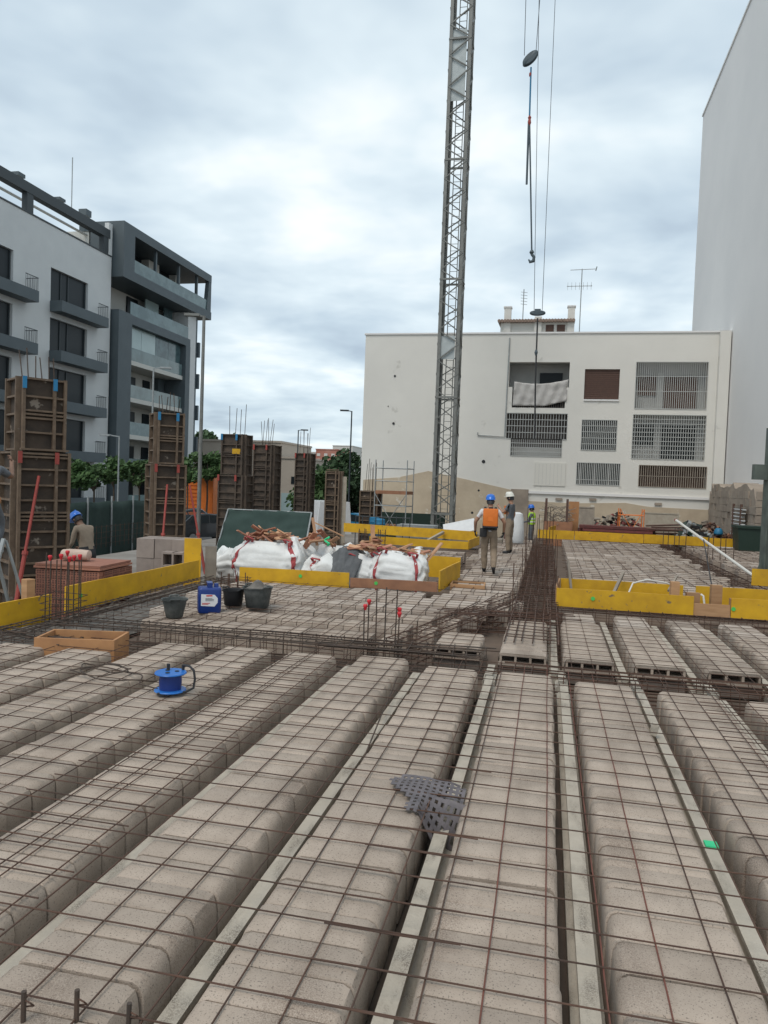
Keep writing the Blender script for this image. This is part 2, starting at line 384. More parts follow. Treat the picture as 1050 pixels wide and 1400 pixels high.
# ------------------------------------------------------------------ precast joists
def joist(xc, y0, y1, top=-.085):
    m = MB(); w = .038; top -= .04
    p = [(-.065, -.283), (.065, -.283), (.065, -.215), (.028, -.19), (.022, top-.04), (w, top-.025), (w, top), (-w, top), (-w, top-.025), (-.022, top-.04), (-.028, -.19), (-.065, -.215)]
    m.prism([(xc+a, b) for a, b in p], 'y', y0, y1); o = m.build('joist', MT['joist'], SLAB)
    return o
for k in range(-7, 5): joist(RC(k)+PIT_/2+jit(.008), 1.3, 7.55+jit(.05), -.08+jit(.01))
for j in range(-1, 6): joist(.51+.717*j+.3585, 8.05, 11.4, -.09)
for j in range(4): joist(RC(0)-.38+jit(.02) if j == 0 else RC(j-1)+.36, 7.75, 8.2, -.1)
m = MB(); m.box((RC(2)+.30-.727, 6.1, -.04), (.05, .05, .09), Matrix.Rotation(.3, 3, 'Y')); m.build('concrete_spacer', MT['joist'], SLAB)
m = MB(); m.box((RC(1)+PIT_/2, 4.32, -.108), (.066, .07, .012)); m.build('spray_mark', MT['greenspray'], SLAB)
# ------------------------------------------------------------------ welded mesh over the near bays
MESH = thing('reinforcing_mesh', 'rusty welded wire mesh lying over the rows of filler blocks', 'wire mesh')
def wbar(name, a, b, r, mt, par, seg=.5, wob=.004, n=5):
    a = Vector(a); b = Vector(b); k = max(2, int((b-a).length/seg)); pts = []
    ph = random.uniform(0, 9)
    for i in range(k+1):
        p = a.lerp(b, i/k); q = noise.noise_vector(Vector((ph, i*.7, ph*2)))
        pts.append(p + Vector((q.x*wob*1.6, q.y*wob*1.6, q.z*wob)))
    m = MB(); m.tube(pts, r, n); return m.build(name, mt, par, smooth=60)
y = 1.485
while y < 7.75:
    cut = random.choice([4.2, 4.4, 4.1])
    wbar('cross_bar', (-5.6, y+jit(.012), .017), (cut, y+jit(.012), .017), .0036, MT['rebar'], MESH); y += .228
x = -5.29
i = 0
while x < 4.2:
    if abs(x-.27) < .3 or abs(x+.14) < .05: mt = MT['rebarred']
    else: mt = MT['rebar']
    wbar('long_bar', (x+jit(.008), 1.2, .0095), (x+jit(.015), 7.7+jit(.3), .0095), .0036, mt, MESH); x += .2143; i += 1
for xx in (-2.36, -1.98, 1.48): wbar('long_bar', (xx, 1.2, .011), (xx+.03, 7.6, .011), .0036, MT['rebar'], MESH)
def laps(x0, x1, y0, y1, dy, off):
    y = y0
    while y < y1:
        wbar('lap_bar', (x0+jit(.02), y+off, .024), (x1+jit(.02), y+off+jit(.01), .02), .0036, MT['rebar'], MESH); y += dy
laps(-.80, -.27, 1.6, 6.6, .228, .1); laps(-2.75, -1.98, 2.2, 7.0, .228, .03); laps(1.35, 2.35, 2.6, 6.9, .228, .09)
wbar('tie_bar', (-.98, 3.2, -.04), (-1.35, 7.2, -.05), .006, MT['rebardk'], MESH)
wbar('tie_bar', (-1.75, 1.6, -.1), (-1.76, 3.4, -.1), .006, MT['rebardk'], MESH)
wbar('tie_bar', (.62, 1.2, -.03), (.58, 2.75, -.05), .007, MT['rebarred'], MESH)
# far mesh over the back bays: too fine to pick apart
def fmesh(x0, x1, y0, y1, z=.015, r=.0042, sx=.2143, sy=.228, jx=.02):
    m = MB()
    y = y0
    while y <= y1: m.tube([(x0+jit(.1), y, z), ((x0+x1)/2, y+jit(jx), z+jit(.008)), (x1+jit(.1), y+jit(jx), z)], r, 4); y += sy
    x = x0
    while x <= x1: m.tube([(x, y0, z-.008), (x+jit(jx), (y0+y1)/2, z-.008+jit(.006)), (x+jit(jx), y1, z-.008)], r, 4); x += sx
    return m
for lab, a in (('rusty welded mesh over the back-left block rows before the white bags', (-5.5, -.7, 8.2, 12.4)), ('rusty welded mesh over the block rows before the double yellow board box', (.1, 4.6, 7.7, 11.6)),
               ('rusty welded mesh under the worker with the orange backpack', (-1.9, -.45, 12.7, 27.3)), ('rusty welded mesh on the wide far deck by the steel post', (.5, 8.2, 13.3, 27.9)),
               ('rusty welded mesh behind the white bags, before the green net panel', (-5.7, -2.0, 16.6, 21))):
    tag(fmesh(*a, r=.0036 if a[2] < 12.5 else .0055, sx=.2143 if a[2] < 12.5 else .34, sy=.228 if a[2] < 12.5 else .36).build('reinforcing_mesh', MT['rebar']), lab, 'wire mesh', kind='stuff')
# ------------------------------------------------------------------ beam cages
def cage(name, label, a, b, w, z0, z1, nlong, step, mt='rebardk', r=.008, rs=.0045, extra=0, group=None):
    a = Vector((*a, 0)); b = Vector((*b, 0)); d = (b-a).normalized(); s_ = Vector((-d.y, d.x, 0)); Ln = (b-a).length
    t = thing(name, label, 'rebar cage', a, math.atan2(d.y, d.x), group)
    def wb(p, q, rad, nm):
        wbar(nm, p, q, rad, MT[mt], t, seg=.8, wob=.01)
    for i in range(nlong):
        u = -w/2 + w*i/(nlong-1)
        for z in (z1, z0): wb((jit(.15)-.1, u+jit(.02), z+jit(.006)), (Ln+jit(.2), u+jit(.02), z+jit(.006)), r, 'long_bar')
    for i in range(extra):
        u = jit(w/2); x0 = random.uniform(0, Ln*.7); x1 = min(Ln, x0+random.uniform(.8, 2.4)); z = random.uniform(z0+.03, z1+.03)
        wb((x0, u, z), (x1, u+jit(.12), z+jit(.03)), r*.9, 'loose_bar')
    m = MB(); hw = w/2+.012; m.tube([(0, -hw, z0-.01), (0, hw, z0-.01), (0, hw, z1+.012), (0, -hw, z1+.012), (0, -hw, z0)], rs, 5)
    me = m.mesh('stirrup', MT[mt])
    n = int(Ln/step)
    for i in range(n+1): inst('stirrup', me, t, (i*step+jit(.02), jit(.008), jit(.006)), (jit(.03), jit(.06), jit(.05)))
    return t
cage('beam_cage', 'dark rebar cage of the cross beam behind the near block rows', (-5.4, 7.86), (-.55, 7.98), .5, -.22, .03, 5, .16, extra=10)
cage('beam_cage', 'rebar cage of the cross beam between near rows and hollow-ended rows', (-.4, 7.75), (4.3, 7.7), .42, -.24, -.05, 4, .16, mt='rebar', extra=3)
cage('beam_cage', 'rusty rebar cage of the cross beam under the double yellow board box', (.3, 11.62), (4.6, 11.68), .3, -.22, .0, 3, .16, mt='rebar', extra=4)
cage('beam_cage', 'tangled rusty rebar cage running back beside the orange-backpack worker', (-.1, 8.9), (-.08, 27.3), .62, -.2, .03, 7, .2, mt='rebar', extra=26, r=.009, rs=.006)
cage('beam_cage', 'rebar cage of the edge beam along the long yellow board by the bricks', (-5.72, 6.4), (-5.7, 12.3), .42, -.2, .02, 5, .17, extra=14)
cage('beam_cage', 'low rebar cage in front of the ochre wooden box', (-6.0, 7.1), (-4.9, 6.95), .4, -.2, .02, 5, .15, extra=6)
cage('beam_cage', 'rebar cage of the stepped beam where back-left block rows end', (-1.55, 8.35), (-.35, 12.9), .42, -.22, .0, 4, .17, mt='rebar', extra=14)
cage('beam_cage', 'rusty rebar cage crossing behind the middle hollow-ended rows', (-1.3, 10.55), (.3, 10.75), .4, -.22, .02, 4, .14, mt='rebar', extra=8)
cage('beam_cage', 'long rebar cage between the two halves of the far deck', (4.05, 14), (4.05, 27.8), .45, -.22, -.02, 3, .3, mt='rebar', extra=6, r=.009, rs=.006)
# standing mesh of tall stirrups in the long beam near the worker
t = thing('standing_rebar', 'upright rusty starter bars rising from the long cage beside the worker', 'rebar', (-.1, 13, 0))
for i in range(40):
    yy = random.uniform(-2.2, 8); xx = jit(.36); h = random.uniform(.2, .8)
    wbar('bar', (xx, yy, -.2), (xx+jit(.05), yy+jit(.08), h), .008, MT['rebar'], t, seg=.3)
t = thing('standing_rebar', 'tall upright starter bars at the far end of the long cage before the vest worker', 'rebar', (-.3, 25.5, 0))
for i in range(9): wbar('bar', (-.35+.11*i, jit(.5), -.2), (-.35+.11*i+jit(.04), jit(.5), random.uniform(.8, 1.25)), .011, MT['rebardk'], t, seg=.4)
# gravelly mortar spill along the edge beam
m = MB(); n = 40; vs = []; 
for i in range(n+1):
    for j in range(9):
        yy = 7.0+5.2*i/n; xx = -6.04+.95*j/8
        e = math.sin(math.pi*min(1, max(0, (j)/8)))**.5 if j > 4 else 1
        vs.append((xx, yy, -.25 + (.17*e*(1 if j < 8 else .3)) + .06*noise.noise(Vector((xx*3, yy*3, 1))) + .02*noise.noise(Vector((xx*17, yy*17, 4)))))
m.add(vs, [(i*9+j, i*9+j+1, (i+1)*9+j+1, (i+1)*9+j) for i in range(n) for j in range(8)])
tag(m.build('mortar_spill', MT['gravel'], smooth='all'), 'grey gravelly mortar spilled in the edge beam along the yellow board', 'mortar', kind='stuff')
# ================================================================== edge boards
def board(label, a, b, h, z0=0, th=.027, mt='yellow', name='edge_board', tilt=0, dot=None, parts=True):
    a = Vector(a[:2]); b = Vector(b[:2]); d = b-a
    t = MB(); Ln = d.length; nseg = 12; vs = []
    for i in range(nseg+1):
        u = Ln*i/nseg; wv = .004*math.sin(u*1.7+a.x)
        for yy, zz in ((-th/2, 0), (th/2, 0), (th/2, h), (-th/2, h)): vs.append((u, yy+wv, zz+.003*math.sin(u*2.3)))
    fs = [(i*4+k, i*4+(k+1) % 4, i*4+4+(k+1) % 4, i*4+4+k) for i in range(nseg) for k in range(4)]+[(0, 1, 2, 3), tuple(nseg*4+k for k in range(4))]
    t.add(vs, fs); o = t.build(name, MT[mt]); o.location = (a.x, a.y, z0); o.rotation_euler = (tilt, 0, math.atan2(d.y, d.x))
    tag(o, label, 'board')
    if dot:
        q = MB(); q.lathe([(.001, 0), (.03, 0), (.032, .003), (.001, .003)], 10, rot=Matrix.Rotation(math.pi/2, 3, 'X')); p = q.build('paint_dot', MT['green_dot'], o); p.location = (dot[0], -th/2-.006, dot[1])
    return o
def BP(x, y, z=0): return G(x, y, z)
board('long yellow edge board in front of the brick pallet and grey blocks', (-6.1, 8.62), (-6.06, 12.35), .36, -.06, dot=(.3, .2))
board('short mortar-smeared yellow edge board by the stub of timber', (-6.2, 6.6), (-6.12, 8.35), .34, -.1)
o = board('upright yellow board standing at the corner of the long edge board', (-6.36, 12.38), (-6.07, 12.46), .88, -.2)
o = board('narrow grey board standing beside the upright yellow board', (-6.03, 12.55), (-5.84, 12.62), .74, -.2, mt='woodgrey')
board('yellow board with a green dot in front of the white bags', (-5.25, 12.3), (-3.3, 12.5), .26, -.03, dot=(1.1, .16))
board('bare brown plank in front of the white bags', (-3.28, 12.51), (-1.78, 12.70), .17, -.03, mt='woodred', dot=(.45, .1))
board('short yellow board end-on beside the last white bag', (-1.76, 12.72), (-1.62, 14.6), .36, -.03)
board('short yellow board facing the camera behind the last white bag', (-2.6, 14.75), (-1.62, 14.68), .42, -.03)
board('long yellow board of the far box near the crane foot', GY(470, 728, 24.6), GY(652, 738, 23.4), .30, .1)
board('near yellow board of the far box near the crane foot', GY(505, 742, 21.6), GY(640, 752, 21.3), .22, .0)
board('yellow end board closing the far box near the crane foot', GY(640, 752, 21.35), GY(655, 740, 23.3), .26, .0)
board('front yellow board with a green dot of the double board box', (.2, 11.92), (2.22, 11.98), .30, -.03, dot=(.55, .17))
board('rear yellow board of the double board box', (.28, 13.0), (2.25, 13.08), .30, .0)
board('bare plank joining the two front yellow boards', (2.22, 12.0), (2.74, 12.02), .19, -.03, mt='wood')
board('front yellow board at the frame edge beyond the bare plank', (2.76, 12.03), (5.0, 12.1), .30, -.03, dot=(.03, .14))
board('rear yellow board behind the upright timber blocks', (2.45, 13.09), (5.0, 13.16), .30, .0)
board('end board of bare wood closing the double board box', (.2, 11.94), (.26, 12.98), .30, .0, mt='wood')
for lab, x, y, w, h in (('tall timber block standing on the bare plank', 2.0, 12.35, .13, .46), ('squat timber block between the two tall ones', 2.28, 12.4, .2, .3), ('second tall timber block, beside the white hose', 2.62, 12.42, .16, .44), ('short leaning timber block at the yellow board end', 2.88, 12.3, .16, .26)):
    m = MB(); m.box((0, 0, h/2), (w, .1, h)); o = m.build('timber_block', MT['wood'], loc=(x, y, -.03), rz=.1); tag(o, lab, 'timber block')
for j, (xa, xb) in enumerate(((-.3, 1.0), (1.02, 3.4), (3.42, 5.6))):
    board(['far yellow board by the vest worker', 'far yellow board in front of the red steel stack', 'far yellow board in front of the black rubble pile'][j], (xa, 27.9+.06*j), (xb, 27.95+.06*j), .32, .0)
board('far yellow stub board beside the white rubble bag', (5.62, 28.1), (6.9, 28.15), .3, .0)
board('yellow board turned end-on next to the scrap rack', (.1, 27.9), (.35, 29.4), .42, .0)
board('yellow board with pale end at the foot of the steel post', G(1027, 800), Vector((6.2, 16.1)), .34, .0)
# ================================================================== small things on the slab
def panelbox(name, label, mt, loc, rz, w, d, h, th=.027):
    t = thing(name, label, 'wooden box', loc, rz)
    for nm, c, s_ in (('side_board', (0, -d/2+th/2, h/2), (w, th, h)), ('side_board', (0, d/2-th/2, h/2), (w, th, h)),
                      ('end_board', (-w/2+th/2, 0, h/2-.003), (th, d-2*th-.002, h)), ('end_board', (w/2-th/2, 0, h/2-.003), (th, d-2*th-.002, h))):
        q = MB(); q.box((0, 0, 0), s_); q.build(nm, MT[mt], t, loc=c)
    return t
panelbox('wooden_box', 'open ochre wooden box set into the rebar at the slab corner', 'ochre', (-4.72, 6.98, -.24), .22, .82, .46, .33)
panelbox('wooden_box', 'low pale wooden box sunk in the deck before the walking worker', 'wood', (*G(640, 800)[:2], -.16), .05, .62, .5, .2)
def starter(name, label, loc, bars, ties=(), mt='rebardk', r=.008, tw=None):
    t = thing(name, label, 'rebar', loc)
    for (x, y, h, cap) in bars:
        wbar('bar', (x, y, -.22), (x+jit(.012), y+jit(.012), h), r, MT[mt], t, seg=.3, wob=.003)
        if cap:
            q = MB(); q.lathe([(.012, -.045), (.017, -.02), (.024, -.008), (.026, .01), (.02, .022), (.002, .024)], 10); q.build('safety_cap', MT['redcap'], t, smooth=True, loc=(x, y, h-.002))
    if ties:
        xs = [b[0] for b in bars]; ys = [b[1] for b in bars]; x0, x1, y0, y1 = min(xs)-.012, max(xs)+.012, min(ys)-.012, max(ys)+.012
        q = MB(); q.tube([(x0, y0, 0), (x1, y0, 0), (x1, y1, .01), (x0, y1, .01), (x0, y0, 0)], .0045, 5); me = q.mesh('tie', MT[mt])
        for z in ties: inst('tie', me, t, (jit(.01), jit(.01), z), (jit(.05), jit(.05), jit(.05)))
    return t
starter('column_starter', 'four tall and three red-capped starter bars rising from the cross beam', (-1.83, 8.1, 0),
        [(-.11, .0, .42, 1), (-.08, .05, .47, 1), (.02, .02, .62, 0), (.10, .1, .63, 0), (.24, .0, .63, 0), (.27, .06, .40, 1), (.28, .01, .36, 1)], (-.12, -.04))
starter('column_starter', 'tied starter-bar cage with red caps in front of the red brick pallet', (-5.80, 8.1, 0),
        [(-.17, -.06, .80, 0), (-.06, -.13, .76, 1), (.0, .12, .80, 1), (.07, -.1, .78, 1), (.11, .1, .75, 1), (.15, -.05, .75, 1), (.20, .12, .78, 0), (.27, -.02, .78, 1), (-.13, .1, .7, 0)], [-.15+.085*i for i in range(6)])
p = G(312, 812); starter('column_starter', 'short rusty starter cage between grey board and yellow bag board', (p.x, p.y+.2, 0),
        [(-.22+.075*i, .12*(i % 2), .28+jit(.03), 0) for i in range(7)], [-.1+.045*i for i in range(8)], 'rebar')
p = G(505, 743, .1); starter('column_starter', 'small starter cage poking up behind the bags', (p.x, p.y, 0), [(-.3+.1*i, .2*(i % 2), .5, 0) for i in range(8)], (.2, .3, .4), 'rebardk', .012)
for lab, px in (('short cut rebar stub beside the thin cable, lower corner', 27), ('short cut rebar stub with a bent tie wire, lower corner', 100), ('lowest rebar stub barely rising at the slab edge', 172)):
    q = G(px, 1400, .0); h = {27: .10, 100: .105, 172: .06}[px]
    t = thing('rebar_stub', lab, 'rebar', (q.x, q.y+.015, 0)); w_ = MB(); w_.tube([(0, 0, -.2), (.002, 0, h)], .0085, 8); w_.build('bar', MT['rebardk'], t, smooth=True)
    w_ = MB(); w_.tube([(.008, 0, h-.03), (.03, -.005, h-.032), (.032, .01, h-.05), (.0, .012, h-.06)], .003, 5); w_.build('tie_wire', MT['rebar'], t)
for lab, px, py in (('pair of thin bars standing behind far yellow board by the pole', 922, 752), ('cluster of thin bars standing on the far deck under the pole', 985, 765)):
    q = G(px, py); starter('column_starter', lab, (q.x, q.y, 0), [(-.35+.17*i, .15*(i % 2), .62+jit(.08), 0) for i in range(5)], (), 'rebardk', .012)
# blue jerrycan
def rbox(m, w, d, h, r, n=4, z0=0):
    pts = []
    for cx, cy, a0 in ((w/2-r, d/2-r, 0), (-w/2+r, d/2-r, 90), (-w/2+r, -d/2+r, 180), (w/2-r, -d/2+r, 270)):
        for i in range(n+1):
            a = RAD(a0+90*i/n); pts.append((cx+r*math.cos(a), cy+r*math.sin(a)))
    k = len(pts); rings = [(z0, .93), (z0+r*.6, 1), (z0+h-r*.8, 1), (z0+h-r*.2, .96), (z0+h, .86)]
    vs = [(x*s_, y*s_, z) for z, s_ in rings for x, y in pts]
    fs = [(i*k+j, i*k+(j+1) % k, (i+1)*k+(j+1) % k, (i+1)*k+j) for i in range(len(rings)-1) for j in range(k)]
    m.add(vs, fs+[tuple(reversed(range(k))), tuple(range((len(rings)-1)*k, len(rings)*k))]); return m
p = G(281, 838); t = thing('jerrycan', 'dark blue plastic jerrycan with a white label on the deck', 'jerrycan', (p.x, p.y+.1, .0), RAD(30))
rbox(MB(), .30, .24, .335, .04).build('body', MT['bluepl'], t, smooth=50)
q = MB(); q.b(-.035, .035, -.1, .1, .375, .40); q.b(-.03, .03, -.1, -.075, .325, .38); q.b(-.03, .03, .03, .055, .325, .38); q.build('handle', MT['bluepl'], t)
q = MB(); q.lathe([(.03, .325), (.03, .375), (.026, .38)], 14, c=(.09, .02, 0)); q.build('screw_cap', MT['bluepl'], t, smooth=True)
lb = MB(); lb.prism([(-.115, .10), (.06, .09), (.10, .14), (.10, .2), (.06, .245), (-.115, .255)], 'y', -.1225, -.1205); lo = lb.build('label', MT['label'], t)
q = MB(); q.b(-.05, .03, -.1245, -.1228, .225, .243); q.b(-.10, .0, -.1245, -.1228, .13, .138); q.b(-.10, -.02, -.1245, -.1228, .117, .124); q.build('print', MT['labelred'], lo)
q = MB(); q.b(-.06, .05, -.1245, -.1228, .18, .186); q.b(-.06, .05, -.1245, -.1228, .165, .170); q.b(-.06, .03, -.1245, -.1228, .195, .2); q.build('print', MT['black'], lo)
def bucket(label, loc, r1, r2, h, mt, full=False):
    t = thing('bucket', label, 'bucket', loc, random.uniform(0, 3))
    q = MB(); q.lathe([(r1*.9, 0), (r1, .01), (r2, h), (r2+.014, h+.004), (r2+.012, h-.012), (r2-.006, h-.004), (r1-.008, .025), (.002, .024)], 28); q.build('body', MT[mt], t, smooth=50)
    for s_ in (-1, 1):
        q = MB(); q.tube([(s_*(r2-.002), -.06, h), (s_*(r2+.03), -.05, h+.018), (s_*(r2+.03), .05, h+.018), (s_*(r2-.002), .06, h)], .011, 6); q.build('grip', MT[mt], t, smooth=True)
    if full:
        q = MB(); q.lathe([(r2-.02, h-.03), (r2*.5, h+.02), (.05, h+.08), (.01, h+.10)], 16); q.build('contents', MT['gravel'], t)
    return t
p = G(232, 846); bucket('grey mortar-caked rubber bucket standing alone near the ochre box', (p.x, p.y+.12, 0), .105, .155, .235, 'rubber')
p = G(346, 833); bucket('big dark rubber bucket heaped with mortar behind the jerrycan', (p.x, p.y+.15, 0), .155, .20, .29, 'rubber', True)
p = G(314, 829); bucket('smaller black bucket between jerrycan and big bucket', (p.x, p.y+.12, 0), .125, .15, .22, 'black')
# cable reel
p = G(226, 952); t = thing('cable_reel', 'bright blue cable reel with black handle on the near block rows', 'cable reel', (p.x, p.y+.08, .02), RAD(28))
for nm, z in (('flange', .012), ('flange', .155)):
    q = MB(); q.lathe([(.05, -.006), (.125, -.006), (.13, 0), (.125, .008), (.04, .01)], 28); q.build(nm, MT['bluereel'], t, smooth=30, loc=(0, 0, z))
q = MB(); q.lathe([(.088, .018), (.092, .08), (.088, .148)], 24); q.build('drum', MT['bluepl'], t, smooth=30)
for i in range(3):
    a = i*2.1; q = MB(); q.lathe([(.018, .164), (.018, .170), (.002, .171)], 12, c=(.05*math.cos(a), .05*math.sin(a), 0)); q.build('socket', MT['black'], t)
q = MB(); q.tube([(-.02, .06, .16), (-.02, .06, .215)], .014, 8); q.tube([(.10, .05, .16), (.10, .05, .205)], .012, 8); q.build('knob', MT['black'], t, smooth=True)
q = MB(); q.tube([(.10, .05, .205), (.15, .02, .2), (.185, -.01, .17), (.195, -.02, .1), (.185, -.03, .03), (.12, -.07, .008), (0, -.1, .008), (-.1, -.09, .01)], .010, 8); q.build('handle', MT['black'], t, smooth=True)
pts = []
for i in range(70):
    a = i*.28; rr = .17+.05*math.sin(i*.13); c = Vector((p.x-.62-.30*math.sin(i*.05), p.y+.25+.25*math.sin(i*.045), .03))
    pts.append(c+Vector((rr*1.5*math.cos(a), rr*.8*math.sin(a), .012+.012*math.sin(i))))
pts = [Vector((p.x-.1, p.y+.05, .04)), Vector((p.x-.3, p.y+.1, .05))]+pts
q = MB(); q.tube(pts, .006, 6); tag(q.build('power_cable', MT['rebardk'], smooth=True), 'thin dark cable lying in loose loops beside the blue reel', 'cable')
# dark plastic mesh scrap draped over the row
q = MB(); nx, ny = 27, 37
poly = [G(*p_, .02) for p_ in ((528, 1068), (552, 1061), (600, 1066), (634, 1073), (632, 1112), (624, 1165), (613, 1168), (610, 1122), (592, 1112), (547, 1109), (557, 1095))]
bx0, bx1 = min(p_.x for p_ in poly), max(p_.x for p_ in poly); by0, by1 = min(p_.y for p_ in poly), max(p_.y for p_ in poly)
EDG = RC(-1)+.235
def drape(u, v):
    x = bx0+(bx1-bx0)*u; y = by0+(by1-by0)*v; z = .026+.012*noise.noise(Vector((x*9, y*9, 0)))
    if x > EDG: z -= (x-EDG)*(.15+1.5*max(0, min(1, (4.2-y)/.3))); x = EDG+(x-EDG)*(1-.45*max(0, min(1, (4.2-y)/.3)))
    return Vector((x, y, z))
def inside(u, v):
    x = bx0+(bx1-bx0)*u; y = by0+(by1-by0)*v; c = False
    for i in range(len(poly)):
        a, b = poly[i], poly[i-1]
        if (a.y > y) != (b.y > y) and x < (b.x-a.x)*(y-a.y)/(b.y-a.y)+a.x: c = not c
    return c
cells = [(i, j) for i in range(nx) for j in range(ny) if inside(i/nx, j/ny) and not (i % 2 == 1 and j % 2 == 1)]
vid = {}; vs = []; fs = []
for i, j in cells:
    f_ = []
    for a, b in ((i, j), (i+1, j), (i+1, j+1), (i, j+1)):
        if (a, b) not in vid: vid[(a, b)] = len(vs); vs.append(drape(a/nx, b/ny))
        f_.append(vid[(a, b)])
    fs.append(tuple(f_))
q.add(vs, fs); o = q.build('plastic_mesh', MT['mesh_grey']); md = o.modifiers.new('s', 'SOLIDIFY'); md.thickness = .004
tag(o, 'torn scrap of dark grey plastic mesh draped over a block row', 'plastic mesh')
# loose sticks, hose and pole
def stick(name, label, cat, a, b, r, mt, n=8, sq=False, group=None):
    q = MB()
    if sq: q.bar(a, b, r*2, r*2)
    else: q.tube([a, b], r, n)
    return tag(q.build(name, MT[mt], smooth=40), label, cat, group)
POLE = stick('levelling_pole', 'long pale pole leaning down to the yellow board by the steel post', 'pole', GY(924, 711, 20.5), GY(1052, 803, 16.4), .032, 'pvc')
q = MB(); a = GY(924, 711, 20.5); q.lathe([(.035, -.03), (.035, .03)], 10, c=a); q.build('end_cap', MT['redpaint'], POLE)
stick('rope', 'thin dark cord hanging straight from the leaning pole', 'cord', GY(962, 738, 19), GY(973, 800, 15.2), .012, 'black')
stick('timber_stick', 'thin upright timber stick inside the double board box', 'stick', (.48, 12.4, -.1), (.38, 12.9, .62), .018, 'woodgrey', sq=True)
stick('timber_stick', 'leaning timber stick crossing the rear yellow board', 'stick', (1.05, 12.3, .1), (1.28, 12.95, .46), .022, 'woodgrey', sq=True)
stick('timber_stick', 'short leaning stick near the tall timber block', 'stick', (1.95, 12.6, .25), (2.18, 13.3, .42), .016, 'woodgrey', sq=True)
q = MB(); q.tube([(1.3, 12.3, .18), (1.38, 12.4, .36), (1.6, 12.5, .42), (1.9, 12.55, .38), (2.05, 12.6, .33)], .014, 8); tag(q.build('hose', MT['pvc'], smooth=True), 'pale hose arching over the rear yellow board', 'hose')
q = MB(); q.tube([(2.36, 12.2, .02), (2.42, 12.2, .12), (2.40, 12.22, .25), (2.37, 12.25, .27)], .016, 8); tag(q.build('hose', MT['pvc'], smooth=True), 'pale bent hose end standing between timber blocks', 'hose')
m = MB(); m.lathe([(.05, 0), (.052, .3), (.045, .31)], 4, rot=Matrix.Rotation(.4, 3, 'Z'), sx=1.6, sy=1.2); tag(m.build('timber_stub', MT['wood'], loc=(*G(100, 828)[:2], .0)), 'short square timber stub standing behind the mortar-smeared board', 'timber block')
bpy.data.objects['timber_stub'].location = (-6.45, 8.35, .1)
# ================================================================== white rubble bags
def bag(label, loc, rz, sx, sy, sz, seed, lean=(0, 0), sag=.0, straps=2, open_top=True):
    t = thing('rubble_bag', label, 'rubble bag', loc, rz, None)
    sd_ = Vector((seed*7.3, seed*3.1, seed))
    def S_(u, v):  # u around 0..1, v up 0..1
        a = 2*math.pi*u; ca, sa = math.cos(a), math.sin(a); p_ = .36
        x = math.copysign(abs(ca)**p_, ca); y = math.copysign(abs(sa)**p_, sa)
        bul = .86+.2*math.sin(math.pi*min(1, v*1.05))**.7 - (.12*max(0, v-.8)/.2)
        w = Vector((x*2.0, y*2.0, v*1.4))+sd_
        n1 = noise.noise(w*1.1); n2 = abs(noise.noise(Vector((x*3+v*2.0, y*3, v*4))+sd_)); n3 = abs(noise.noise(Vector((x*7-v*5, y*7+v*3, v*7))+sd_))
        f = bul*(1+.14*n1-.20*n2-.10*n3)
        hz = sz*(1+.22*noise.noise(Vector((x*1.2, y*1.2, 5))+sd_)) - sag*sz*(1+math.cos(a+seed))*.5
        return Vector((x*sx/2*f+lean[0]*v, y*sy/2*f+lean[1]*v, hz*v))
    NU, NV = 72, 26; q = MB()
    vs = [S_(i/NU, j/NV) for j in range(NV+1) for i in range(NU)]
    # fold the mouth inwards
    for j, (k, dz) in enumerate(((.88, -.01), (.6, -.06), (.2, -.05))):
        for i in range(NU):
            e = S_(i/NU, 1); vs.append(Vector((e.x*k+lean[0]*(1-k), e.y*k+lean[1]*(1-k), e.z+dz+.05*noise.noise(Vector((e.x*5, e.y*5, j))+sd_))))
    R_ = NV+4
    fs = [(j*NU+i, j*NU+(i+1) % NU, (j+1)*NU+(i+1) % NU, (j+1)*NU+i) for j in range(R_-1) for i in range(NU)]+[tuple((R_-1)*NU+i for i in range(NU))]
    q.add(vs, fs); q.build('sack', MT['white_bag'], t, smooth='all')
    for k in range(straps):
        for u0 in ((.68+.14*k), ):
            q = MB(); pts = [(S_(u0+du, v/14), S_(u0+du, v/14)) for v in range(15) for du in (-.013, .013)]
            pv = []
            for a_, b_ in pts:
                d_ = Vector((a_.x-lean[0]*.5, a_.y-lean[1]*.5, 0)).normalized(); pv.append(a_+d_*.012)
            q.add(pv, [(2*i, 2*i+1, 2*i+3, 2*i+2) for i in range(14)])
            o = q.build('strap', MT['redstrap' if (k+seed) % 3 else 'darkstrap'], t); o.modifiers.new('s', 'SOLIDIFY').thickness = .006
            q = MB(); e = S_(u0, 1.0); lp = [e+Vector((-.05, -.01, -.02)), e+Vector((-.08, -.06, .05)), e+Vector((0, -.12, .06+jit(.03))), e+Vector((.09, -.08, .03)), e+Vector((.06, -.02, -.05))]; [q.bar(lp[i_], lp[i_+1], .045, .01, .4) for i_ in range(4)]
            q.build('handle_loop', MT['redstrap'], t, smooth=True)
    return t
def atY(x, y, Y, z): p = GY(x, y, Y); return (p.x, Y, z)
bz = -.28
BX = lambda px: GY(px, 770, 13.4).x
bag('white rubble bag heaped with broken timber beside the starter cage', (BX(371), 13.6, bz), .0, 1.5, 1.15, .92, 1, straps=2)
bag('white rubble bag with one red strap next to the grey tarpaulin', (BX(452), 13.5, bz), .1, 1.0, 1.0, .9, 2, sag=.3, straps=1)
bag('slumped white rubble bag under the red timber offcuts', (BX(502), 13.55, bz), -.1, .95, 1.0, .88, 3, sag=.2, straps=2)
bag('crumpled white rubble bag at the bare plank end of the row', (BX(546), 13.45, bz), .06, 1.05, 1.0, .88, 4, sag=.12, straps=2)
